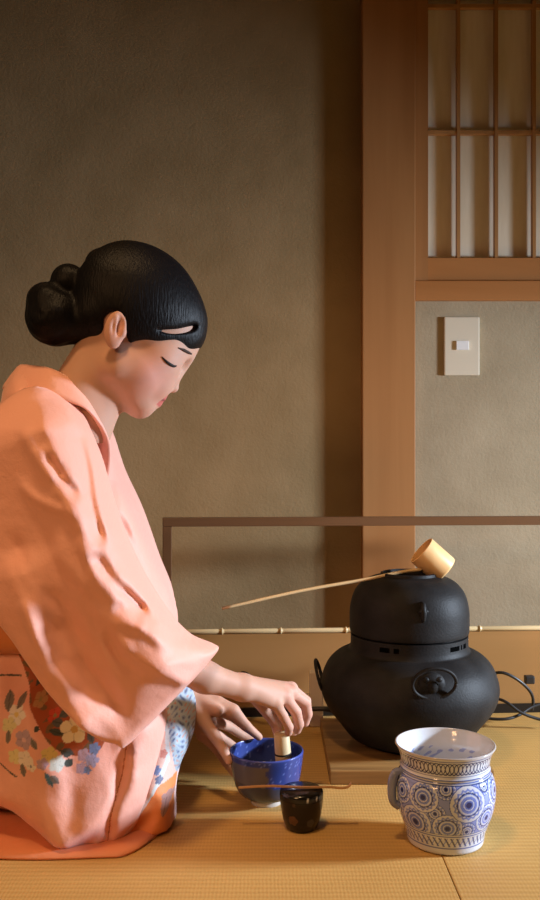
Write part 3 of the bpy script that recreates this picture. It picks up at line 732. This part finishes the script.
def biggest(v, f):
    lab = np.arange(len(v))
    while True:
        m_ = lab[f].min(1); new = lab.copy(); np.minimum.at(new, f.ravel(), np.repeat(m_, 4)); new = new[new]
        if (new == lab).all(): break
        lab = new
    u_, c_ = np.unique(lab, return_counts=True); keep = lab == u_[c_.argmax()]; mp_ = np.cumsum(keep)-1
    return v[keep], mp_[f[keep[f[:, 0]]]]
Vb = []; Fb = []; n = 0; parts_n = []
for v_, f_ in map(lambda q: biggest(*q), ((hv, hf), (bv, bf), (rv, rf), (lv, lf))): Vb.append(v_); Fb.append(f_+n); parts_n.append((n, n+len(v_))); n += len(v_)
body, Vw = net_obj('body', np.concatenate(Vb), np.concatenate(Fb), M['skin'], woman, relax=1)
skin = np.tile([.54, .305, .215], (len(Vw), 1))
lx, ly = yaw(Vw[:, 0], Vw[:, 1], -1); hpx = 270+lx/SH; hpy = 450-(Vw[:, 2]-HC)/SH; hw = np.abs(ly-YH)/SH
isH = np.arange(len(Vw)) < parts_n[0][1]
def blend(mask, c, a):
    global skin
    a = (a*mask)[:, None]; skin = skin*(1-a)+np.array(c)*a
gs = lambda d, s_: np.exp(-(d/s_)**2)
blend(isH, (.66, .28, .22), .65*gs(np.hypot(hpx-146, hpy-378), 22)*(hw > 10))
lipc = (.52, .13, .11)
lu = np.minimum(line2d(hpx, hpy, [(166, 396.3), (154.5, 398.6)])[0], line2d(hpx, hpy, [(161, 403.2), (153.5, 400.2)])[0])
blend(isH & (hw < 17) & (hpx > 150), lipc, np.clip((4.4-lu)/1.2, 0, 1)*.9)
blend(isH & (hw < 17) & (hpx > 150), (.20, .05, .045), gs(line2d(hpx, hpy, [(165, 400.0), (153.5, 399.5)])[0], .9))
blend(isH, (.60, .24, .18), .3*gs(np.sqrt((hpx-175)**2+(hpy-388)**2+hw**2), 6))
blend(isH, (.62, .26, .19), .4*(hw > 42)*gs(np.hypot(hpx-111, hpy-337), 20))
blend(~isH & (Vw[:, 0] > X(285, 1.5)), (.66, .33, .26), .35)
blend(isH & (hw > 7), (.40, .19, .14), .25*gs(np.hypot(hpx-171, hpy-355.5), 5))
paint(body, skin)

# lashes and brows
from mathutils.bvhtree import BVHTree
hbvh = BVHTree.FromPolygons([tuple(v) for v in hv], [tuple(int(i) for i in q) for q in hf])
def mirror(q, s_):
    if s_ < 0: return q
    x, y = yaw(q[0], q[1], -1); x, y = yaw(x, 2*YH-y, 1); return (x, y, q[2])
def onface(px, py):
    x, y, z = h(px, py); d = Vector((x, y, z))-Vector((0, 0, HC)); d.normalize()
    r = hbvh.ray_cast(Vector((0, 0, HC)), d, 3.0)
    return (r[0]-d*.0004)[:] if r[0] is not None else (x, YH+.004, z)
def face_line(name, pts, rads, mt):
    for s_ in (-1, 1):
        c = catmull([mirror(onface(a, b_), s_) for a, b_ in pts], 5); MB().tube(c, list(np.interp(np.linspace(0, 1, len(c)), np.linspace(0, 1, len(rads)), np.array(rads)))
            , 8).build(name, mt, woman)
face_line('eyelashes', [(176.5, 366.0), (174.0, 366.2), (170.0, 364.3), (166.0, 361.2), (162.0, 356.8)], [.0010, .0021, .0026, .0021, .0008], M['lash'])
face_line('eyebrow', [(191.5, 354.0), (188.5, 352.6), (184.0, 350.2), (178.0, 347.8)], [.0012, .0024, .0026, .0008], M['brow'])

# ---- hair
hairpoly = smooth_poly([(100, 252), (118, 241), (138, 238), (160, 245), (182, 263), (198, 289), (207, 313), (208.5, 326), (202.5, 340), (191, 350.5), (178, 352), (166, 348.5), (152, 344), (140, 345), (134, 348), (131, 338), (128, 325), (120, 318), (111, 323), (108, 336), (98, 346), (80, 350), (68, 345), (70, 300), (84, 272)], 5)
g = Grid((h(20, 0)[0], YH-.105, h(0, 362)[2]), (h(216, 0)[0], YH+.105, h(0, 228)[2]), .0018)
G0 = g; g = YGrid(g)
shell = ellip(g, h(139, 306), rk((74, 54, 62)), A38)
shell = smin(shell, ellip(g, h(172, 312), rk((37, 38, 30)), math.radians(60)), .015)
shell = smin(shell, ellip(g, h(104, 283), rk((26, 34, 26))), .015)
shell = smin(shell, ellip(g, h(92, 318), rk((26, 34, 26))), .015)
shell = smin(shell, ellip(g, h(178, 338), rk((26, 34, 22))), .012)
under = None; gy = g
bun = ellip(g, h(57, 319), rk((29.5, 31, 28.5)))
g = G0
PXg = 270+g.x/SH+0*g.z; PYg = 450-(g.z-HC)/SH+0*g.x
d2 = poly2d(PXg[:, 0, :], PYg[:, 0, :], hairpoly)*SH
hp_ = smax(shell, np.broadcast_to(d2[:, None, :], g.shape).astype(np.float32), .006)
# a parting slit in the side-swept fringe shows the forehead
slit = smooth_poly([(162, 334.0), (178, 332.0), (188, 328.5), (195.5, 325.5), (197, 327.5), (192, 332), (182, 335), (172, 336)], 4)
ds = poly2d(PXg[:, 0, :], PYg[:, 0, :], slit)*SH
hp_ = smax(hp_, -np.broadcast_to(ds[:, None, :], g.shape).astype(np.float32), .006)
bun = smin(bun, ellip(gy, h(69, 283), rk((17, 20, 17))), .006)
bun = smin(bun, ellip(gy, h(48, 303), rk((19, 24, 18))), .006)
bun = smin(bun, ellip(gy, h(100, 264), rk((15, 20, 15))), .006)
bun = smin(bun, ellip(gy, h(80, 326), rk((22, 26, 19))), .010)
# shallow strand grooves
bun = bun + (.0007*np.sin(np.arctan2(g.z-h(0, 319)[2], g.x-h(57, 0)[0])*3+(g.y)*330)).astype(np.float32)
ff = smin(hp_, bun, .006)
v_, f_ = surface_nets(g, blur(ff.astype(np.float32), 1)); net_obj('hair', v_, f_, M['hair'], woman, relax=1)

# ---- kimono, painted silk
SALM = np.array([.83, .41, .315]); ORNG = np.array([.80, .25, .075]); PALE = np.array([.86, .62, .56]); BLU = np.array([.52, .62, .70])
def base_col(V, c=SALM): return np.tile(c, (len(V), 1))
def flower(C, U, W_, cx, cy, r, c, cc=None, pet=5, ph=0.0, mask=None):
    d = np.hypot(U-cx, W_-cy); an = np.arctan2(W_-cy, U-cx)+ph; R_ = r*(.72+.28*np.abs(np.cos(pet*an/2)))
    m_ = d < R_; 
    if mask is not None: m_ &= mask
    C[m_] = np.array(c); e = m_ & (np.abs(np.cos(pet*an/2)) < .16) & (d > r*.25); C[e] = np.array(c)*.72
    if cc is not None: C[m_ & (d < r*.24)] = np.array(cc)
def leaf(C, U, W_, cx, cy, L_, wd_, a, c, mask=None):
    a = math.radians(a); u = (U-cx)*math.cos(a)+(W_-cy)*math.sin(a); v = -(U-cx)*math.sin(a)+(W_-cy)*math.cos(a)
    m_ = (np.abs(u) < L_) & (np.abs(v) < wd_*(1-(u/L_)**2))
    if mask is not None: m_ &= mask
    C[m_] = np.array(c); C[m_ & (np.abs(v) < wd_*.12)] = np.array(c)*.6
def slab(poly, Yref, yc, T, R, h_=.0040, pad=.012, zmin=None, relief=None, k=5, pw=.5, blurn=1, extra=None, ylo=None, yhi=None):
    """volume with the outline poly (picture px at depth Yref), centre depth yc(px,py), half thickness T, rounded over R px"""
    sp_ = smooth_poly(poly, k); a = np.array(sp_); s_ = Yref/F
    x0, x1 = X(a[:, 0].min(), Yref)-pad, X(a[:, 0].max(), Yref)+pad; z0, z1 = Z(a[:, 1].max(), Yref)-pad, Z(a[:, 1].min(), Yref)+pad
    if zmin is not None: z0 = zmin-3*h_
    xs_ = x0+h_*np.arange(int((x1-x0)/h_)+2); zs_ = z0+h_*np.arange(int((z1-z0)/h_)+2)
    A, B = np.meshgrid(270+xs_/s_, 450-(zs_-HC)/s_, indexing='ij')
    d = poly2d(A, B, sp_); yc_ = yc(A, B) if callable(yc) else np.full(A.shape, yc); T_ = T(A, B) if callable(T) else np.full(A.shape, T)
    R = R(A, B) if callable(R) else R; q = np.clip(-d/R, 0, 1); half = T_*(1-(1-q)**2)**pw; rel = relief(A, B)*np.clip(-d/6, 0, 1) if relief is not None else 0
    lo = (yc_-half-rel); hi = yc_+half
    y0, y1 = (lo.min()-pad, hi.max()+pad)
    g_ = Grid((x0, y0, z0), (xs_[-1], y1, zs_[-1]), h_)
    nx, nz = min(len(xs_), g_.n[0]), min(len(zs_), g_.n[2])
    g_.n[0] = nx; g_.n[2] = nz; g_ = Grid((x0, y0, z0), (x0+h_*(nx-1)-h_*.5, y1, z0+h_*(nz-1)-h_*.5), h_); nx, nz = g_.n[0], g_.n[2]
    lo, hi, d = lo[:nx, :nz], hi[:nx, :nz], d[:nx, :nz]
    f = np.maximum(lo[:, None, :]-g_.y, g_.y-hi[:, None, :]); f = np.where(d[:, None, :] > 0, np.maximum(f, d[:, None, :]*s_), np.maximum(f, (d*s_)[:, None, :]*1.0))
    f = f.astype(np.float32)
    if extra is not None: f = extra(g_, f)
    f = blur(f, blurn)
    if zmin is not None: f = np.maximum(f, zmin-g_.z)
    return surface_nets(g_, f)

# bodice (torso part of the kimono)
def wrinkles(A, B, n_, seed, x0, x1, y0, y1, dx, dy, amp, wd_=(3.5, 6)):
    r_ = np.random.RandomState(seed); r = 0*A
    for _ in range(n_):
        x = r_.uniform(x0, x1); y = r_.uniform(y0, y1); L_ = r_.uniform(50, 115); q = r_.normal(0, .13); c_, s_ = math.cos(q), math.sin(q)
        ux, uy = dx*c_-dy*s_, dx*s_+dy*c_; b_ = r_.normal(0, 5); w_ = r_.uniform(*wd_)
        r = r+fold(A, B, [(x, y), (x+ux*L_/2-uy*b_, y+uy*L_/2+ux*b_), (x+ux*L_, y+uy*L_)], amp*r_.uniform(.4, 1)*r_.choice([1, 1, -1]), w_, w_*1.5)
    return r
def bod_relief(A, B):
    r = fold(A, B, [(60, 395), (95, 440), (112, 500), (128, 560), (150, 610)], .010, 10, 16)
    r += fold(A, B, [(104, 436), (120, 500), (138, 560), (154, 604)], .020, 9, 9, .12)
    r -= fold(A, B, [(92, 420), (106, 462), (118, 510), (130, 560)], .020, 4.5, 4.5)
    r += fold(A, B, [(98, 450), (112, 500), (130, 560), (150, 610)], .010, 6, 5)
    r -= fold(A, B, [(120, 510), (134, 552), (150, 596)], .022, 4.5, 4.5)
    r += wrinkles(A, B, 16, 3, 60, 130, 400, 560, .38, .92, .009, (4, 6))
    r += fold(A, B, [(80, 400), (98, 440), (108, 490)], .007, 8, 8)
    r += fold(A, B, [(88, 430), (100, 480), (118, 540), (130, 590)], .008, 6, 9)
    return r
bod = [(-150, 530), (-95, 455), (-40, 428), (-2, 410), (6, 388), (20, 371), (45, 370), (76, 392), (98, 415), (107, 433), (118, 470), (135, 511), (152, 564), (166, 606), (166, 652), (110, 668), (60, 645), (20, 600), (-60, 590), (-150, 600)]
v_, f_ = slab(bod, 1.45, lambda A, B: 1.455+.0010*np.clip(A-50, 0, 120), lambda A, B: .12+.02*np.clip((B-380)/150, 0, 1), 75, .0034, relief=bod_relief)
o, V = net_obj('bodice', v_, f_, M['silk'], woman, relax=1); paint(o, base_col(V))
# collar standing around the neck
cpts = catmull([(X(106, 1.45), 1.432, Z(476, 1.45)), (X(103, 1.42), 1.408, Z(434, 1.42)), (X(86, 1.38), 1.378, Z(402, 1.38)), (X(62, 1.372), 1.368, Z(387, 1.37)), (X(38, 1.378), 1.380, Z(379, 1.378)), (X(12, 1.43), 1.43, Z(377, 1.43)), (X(30, 1.50), 1.49, Z(380, 1.49)), (X(68, 1.52), 1.51, Z(385, 1.51)), (X(96, 1.49), 1.475, Z(412, 1.48)), (X(105, 1.46), 1.455, Z(474, 1.45))], 10)
def ribbon(name, pts, hw_, th_, mt, colr, dirf):
    vs = []; fs = []; m_ = len(pts); pts = [Vector(p) for p in pts]
    K_ = [(-1, -.4), (-.7, -1), (0, -1.15), (.7, -1), (1, -.4), (1, .4), (.7, 1), (0, 1.15), (-.7, 1), (-1, .4)]
    for i, p in enumerate(pts):
        T = (pts[min(i+1, m_-1)]-pts[max(i-1, 0)]).normalized(); wv = Vector(dirf(i/(m_-1.0))); wv = (wv-T*wv.dot(T)).normalized(); nv = T.cross(wv)
        for a, b_ in K_: vs.append(p+wv*a*(hw_(i/(m_-1.0)) if callable(hw_) else hw_)+nv*b_*th_)
    n_ = len(K_)
    for i in range(m_-1):
        for k in range(n_): fs.append([n_*i+k, n_*i+(k+1) % n_, n_*(i+1)+(k+1) % n_, n_*(i+1)+k])
    fs += [list(range(n_)), [n_*(m_-1)+k for k in range(n_)]]
    o = MB().add(vs, fs).build(name, mt, woman); paint(o, np.tile(colr, (len(o.data.vertices), 1))); return o
cen = Vector((X(62, 1.43), 1.435, 0))
def cdir(t):
    p = Vector(cpts[min(len(cpts)-1, int(t*(len(cpts)-1)))]); d = Vector((p.x-cen.x, p.y-cen.y, 0)).normalized(); return d*.75+Vector((0, 0, -1))
ribbon('collar', cpts, lambda t: .007+.017*math.sin(math.pi*t)**.5, .0035, M['silk'], SALM*1.02, cdir)

# near sleeve
sl = [(-75, 520), (-50, 455), (-12, 412), (20, 386), (52, 389), (78, 412), (97, 450), (112, 500), (130, 550), (155, 598), (184, 638), (212, 655), (214.5, 663), (170, 706), (127, 746), (118, 743), (95, 732), (50, 688), (15, 640), (-15, 610), (-60, 590)]
def sl_yc(A, B):
    y = 1.335+.045*np.clip((A-95)/120, 0, 1)+.035*np.clip((430-B)/50, 0, 1)
    y = y-.012*np.clip((B-640)/100, 0, 1)+.0007*np.clip(A-np.interp(B, [400, 450, 505, 555, 618, 690], [42, 66, 88, 110, 146, 190]), 0, 60)
    return y
def sl_relief(A, B):
    r5 = -fold(A, B, [(56, 448), (72, 474), (92, 500)], .014, 4, 4.5)-fold(A, B, [(78, 420), (90, 460), (98, 500), (112, 545)], .016, 5, 4.5, .15)-fold(A, B, [(100, 545), (124, 580), (150, 612)], .014, 5, 5, .15)-fold(A, B, [(120, 575), (150, 610), (185, 646)], .010, 4, 4.5, .2)+fold(A, B, [(88, 430), (98, 460), (106, 500), (120, 545)], .010, 5, 6, .2)
    r = wrinkles(A, B, 34, 11, 10, 130, 410, 620, .50, .86, .0055, (4.0, 6.5))+wrinkles(A, B, 12, 5, 20, 90, 560, 660, .55, .83, .006, (4.5, 7))+wrinkles(A, B, 10, 8, 110, 175, 590, 650, .80, .60, .006, (4.5, 7))
    r += r5+fold(A, B, [(42, 396), (66, 450), (88, 505), (110, 555), (146, 618), (190, 690)], .034, 60, 34, .12)
    r += fold(A, B, [(30, 540), (44, 615), (66, 682), (104, 738)], .024, 26, 20, .15)
    r -= fold(A, B, [(62, 575), (84, 650), (112, 700), (146, 716)], .015, 18, 22, .3)
    r += fold(A, B, [(27, 474), (45, 495), (77, 508), (92, 514)], .0055, 5, 5)
    r += fold(A, B, [(50, 445), (66, 466), (86, 486)], .0045, 5, 6)
    r += fold(A, B, [(70, 480), (88, 520), (100, 560), (116, 590)], .0065, 5, 9)
    r += fold(A, B, [(84, 470), (104, 520), (126, 570), (150, 600)], .006, 5, 8)
    r += fold(A, B, [(60, 540), (84, 570), (105, 590)], .005, 6, 7)
    r -= fold(A, B, [(120, 596), (134, 603), (150, 616)], .010, 6, 6)
    r += fold(A, B, [(150, 590), (178, 625), (205, 650)], .006, 6, 7)
    r += fold(A, B, [(135, 625), (165, 650), (200, 668)], .005, 6, 9)
    r += fold(A, B, [(20, 420), (40, 440), (60, 480), (66, 520)], .004, 8, 8)
    return r
v_, f_ = slab(sl, 1.335, sl_yc, lambda A, B: .040-.014*np.clip((B-600)/100, 0, 1), lambda A, B: 28-18*np.clip((B-560)/90, 0, 1), .0028, relief=sl_relief)
o, V = net_obj('sleeve', v_, f_, M['silk'], woman, relax=1)
paint(o, base_col(V))

# skirt over the folded legs, with the seam and the flower sprays
sk = [(-150, 660), (-100, 610), (-20, 590), (30, 600), (80, 660), (120, 700), (150, 715), (160, 735), (157, 770), (150, 805), (133, 842), (108, 868), (88, 876), (62, 864), (24, 838), (-20, 818), (-140, 815)]
def sk_relief(A, B):
    r0 = wrinkles(A, B, 14, 21, 20, 140, 660, 800, .2, .97, .004, (5, 8))
    r = r0-fold(A, B, [(126, 742), (122, 775), (112, 815), (106, 850)], .010, 5, 4, .1)
    r += fold(A, B, [(100, 745), (98, 790), (94, 835)], .004, 14, 12)
    r += fold(A, B, [(24, 690), (40, 750), (58, 800), (84, 845)], .036, 26, 52, .12)
    r += fold(A, B, [(-20, 640), (-6, 700), (10, 760), (20, 820)], .014, 14, 14)
    r -= fold(A, B, [(30, 640), (48, 700), (70, 720)], .012, 14, 16)
    r += fold(A, B, [(136, 740), (134, 780), (120, 830)], .008, 8, 8)
    return r
v_, f_ = slab(sk, 1.36, lambda A, B: 1.47+.035*np.clip((735-B)/60, 0, 1)-.035*np.clip((B-770)/70, 0, 1), lambda A, B: .095-.012*np.clip((B-800)/50, 0, 1), 30, .0036, zmin=.004, relief=sk_relief)
o, V = net_obj('skirt', v_, f_, M['silk'], woman, relax=2)
V = subdivide(o)+np.array(parent_world(woman))
sY = 1.37/F; U = 270+V[:, 0]/sY; W_ = 450-(V[:, 2]-HC)/sY
C = base_col(V)
fr_ = V[:, 1] < 1.50
lav = (.47, .33, .42); cream = (.74, .66, .46); wht = (.80, .72, .66); yel = (.72, .55, .20); dk = (.055, .065, .055); gr = (.16, .17, .14); red = (.55, .07, .035); bl = (.17, .23, .42)
# dark-flowered area below the sleeve, the sleeve's shade painted into its colour
ground = poly2d(U, W_, smooth_poly([(-10, 590), (14, 600), (60, 660), (104, 724), (96, 752), (66, 748), (44, 724), (24, 690), (6, 645)], 4))
C[ground < 0] = (.36, .085, .03)
C[(ground < 0) & (np.sin(U*.35+np.sin(W_*.21)*2)*np.sin(W_*.29+U*.1) > .35)] = (.17, .10, .045)
for a in ((12, 618, 7, red), (24, 642, 8, red), (30, 660, 7, (.50, .25, .10)), (46, 672, 8, red), (40, 700, 7, (.42, .22, .09)), (62, 692, 9, red), (56, 714, 7, red), (78, 706, 7, (.50, .10, .05))): flower(C, U, W_, *a[:3], a[3], (.30, .22, .08), mask=ground < 0)
for a in ((52, 684, 9, 3, 60), (70, 700, 9, 3, 40), (34, 684, 8, 3, 110), (60, 728, 8, 3, 20), (90, 718, 8, 3.5, 50), (96, 726, 9, 2, 45), (20, 660, 8, 2.5, 70)): leaf(C, U, W_, *a, dk)
for a in ((66, 712, 7, 4, -30), (86, 716, 7, 4, 30), (92, 735, 7, 3.5, 70), (60, 720, 6, 4, 10), (75, 712, 6, 4, 0), (70, 748, 7, 4, 20)): leaf(C, U, W_, *a, (.09, .09, .085))
flower(C, U, W_, 76, 727, 14, cream, (.55, .35, .10), 5, .3)
for a in ((19, 712, 10, wht, yel), (12, 722, 8, (.70, .62, .34), None), (29, 734, 10, lav, (.7, .45, .5)), (19, 752, 8, (.72, .64, .35), None), (30, 753, 9, wht, None), (36, 760, 6, wht, (.3, .3, .35)), (54, 748, 8, yel, None), (62, 757, 8, (.62, .64, .58), None), (86, 752, 7, lav, None), (94, 757, 7, (.36, .34, .52), None), (96, 746, 6, bl, None), (84, 764, 6, lav, None), (48, 756, 6, lav, None), (90, 766, 4, bl, None)): flower(C, U, W_, a[0], a[1], a[2], a[3], a[4])
for a in ((8, 702, 9, 4.5, 80), (21, 701, 7, 3.5, -70), (12, 733, 7, 3, 95), (27, 765, 7, 3, 80), (40, 737, 6, 3, 60), (55, 771, 8, 3, 60), (60, 771, 6, 3, 40)): leaf(C, U, W_, *a, (.20, .17, .15) if a[0] != 55 else (.10, .22, .34))
for a in ((70, 750, 3), (41, 724, 2.5), (72, 758, 4)): C[np.hypot(U-a[0], W_-a[1]) < a[2]] = dk
for pl_ in ([(-4, 679), (15, 681)], [(-3, 760), (20, 772)], [(82, 715), (101, 727)]): C[line2d(U, W_, pl_)[0] < .8] = dk
# seam line
C[line2d(U, W_, [(126, 745), (122, 775), (113, 812), (107, 848)])[0] < .55] = (.42, .12, .05)
C[line2d(U, W_, [(113, 848), (132, 828), (150, 797)])[0] < .9] = (.86, .55, .46)
paint(o, C)
# front overlap rising over the far knee: pale blue flowered panel over orange
ov = [(120, 720), (150, 705), (166, 698), (180, 705), (189, 722), (190.5, 742), (186, 760), (177, 778), (174, 800), (174.5, 825), (168, 842), (152, 853), (120, 856), (60, 856), (60, 760)]
def ov_relief(A, B):
    r = fold(A, B, [(160, 708), (172, 730), (176, 762)], .008, 7, 6)
    r += fold(A, B, [(150, 712), (158, 750), (148, 800)], .012, 12, 12)
    r -= fold(A, B, [(160, 790), (150, 812), (132, 822)], .012, 10, 8)
    r += fold(A, B, [(173, 780), (172, 820), (160, 845)], .006, 4, 6, .1)
    return r
v_, f_ = slab(ov, 1.42, lambda A, B: 1.455+.10*np.clip((800-B)/80, 0, 1), .070, 22, .0036, zmin=.003, relief=ov_relief)
o, V = net_obj('overlap', v_, f_, M['silk'], woman, relax=2)
V = subdivide(o)+np.array(parent_world(woman)); sY = 1.42/F; U = 270+V[:, 0]/sY; W_ = 450-(V[:, 2]-HC)/sY
C = base_col(V, ORNG)
pale_ = poly2d(U, W_, [(110, 690), (200, 690), (200, 760), (178, 778), (160, 782), (136, 818), (110, 818)]) < 0
C[pale_] = (.76, .50, .42)
bz = poly2d(U, W_, smooth_poly([(146, 690), (200, 690), (200, 758), (180, 782), (176, 790), (170, 752), (160, 728)], 4)) < 0
C[bz] = (.38, .46, .52)
pat = np.sin(U*.75+2*np.sin(W_*.33))*np.sin(W_*.62+1.5*np.sin(U*.41)); C[bz & (pat > .35)] = (.24, .30, .43); C[bz & (pat < -.72)] = (.50, .27, .24); C[bz & (pat > .8)] = (.11, .14, .22)
pth = line2d(U, W_, [(152, 712), (165, 738), (167, 762), (150, 800)])[0]; C[(pth < 2.0) & pale_] = (.60, .68, .70)
for a in ((154, 743, 4, bl), (157, 769, 4.5, bl), (160, 777, 4, (.13, .15, .25)), (152, 748, 3.5, (.30, .32, .5)), (163, 756, 4, (.60, .25, .2))): flower(C, U, W_, *a[:3], a[3], None)
flower(C, U, W_, 168, 795, 6, (.42, .22, .19), None); leaf(C, U, W_, 166, 803, 9, 3.5, 100, (.42, .22, .19))
C[line2d(U, W_, [(176, 782), (174, 800), (174.5, 825), (168, 841), (150, 852)])[0] < 1.6] = (.86, .60, .56)
paint(o, C)
# hem spread flat on the mat
hm = [(-150, 790), (60, 800), (140, 815), (170, 838), (150, 851), (104, 858), (0, 862), (-150, 866)]
vs = []; 
xa = np.linspace(-.60, X(160, 1.37), 70); mb_v = []; 
def hem_mesh():
    V_ = []; F_ = []; ny = 12
    for i, x in enumerate(xa):
        t = i/(len(xa)-1.0); yf = 1.318+.004*math.sin(x*23)+(.10*max(0, (t-.86)/.14)**2); yb = 1.50
        for j in range(ny):
            s_ = j/(ny-1.0); y = yf+(yb-yf)*s_; z = .0075+.005*math.sin(x*31+s_*3)*s_+.010*s_
            if j == 0: z = .0045
            V_.append((x, y, z))
        for j in range(ny):
            s_ = j/(ny-1.0); V_.append((x, yf+(yb-yf)*s_, .0015))
    m_ = 2*ny
    for i in range(len(xa)-1):
        for j in range(ny-1):
            a = i*m_+j; F_.append([a, a+m_, a+m_+1, a+1]); b_ = a+ny; F_.append([b_, b_+1, b_+m_+1, b_+m_])
        a = i*m_; F_.append([a, a+ny, a+ny+m_, a+m_]); a += ny-1; F_.append([a, a+m_, a+ny+m_, a+ny])
    for i in (0, len(xa)-1):
        for j in range(ny-1): a = i*m_+j; F_.append([a, a+1, a+1+ny, a+ny])
    return V_, F_
V_, F_ = hem_mesh(); o = mesh_obj('hem', V_, F_, M['silk'], woman); paint(o, np.tile((.80, .29, .14), (len(V_), 1)))
# far sleeve, mostly hidden behind the near one
fs_ = [(20, 440), (60, 430), (95, 470), (125, 540), (150, 600), (182, 660), (186, 690), (150, 712), (90, 716), (30, 640), (0, 540)]
v_, f_ = slab(fs_, 1.57, 1.575, .045, 24, .006)
o, V = net_obj('sleeve', v_, f_, M['silk'], woman, relax=2); paint(o, base_col(V))
# sash (obi) around the waist
v_, f_ = slab([(-165, 560), (-100, 540), (20, 555), (112, 572), (140, 602), (136, 645), (100, 668), (20, 655), (-60, 670), (-165, 690)], 1.45, 1.488, .113, 22, .006)
o, V = net_obj('sash', v_, f_, M['silk'], woman, relax=2); paint(o, base_col(V, np.array((.58, .20, .07))))
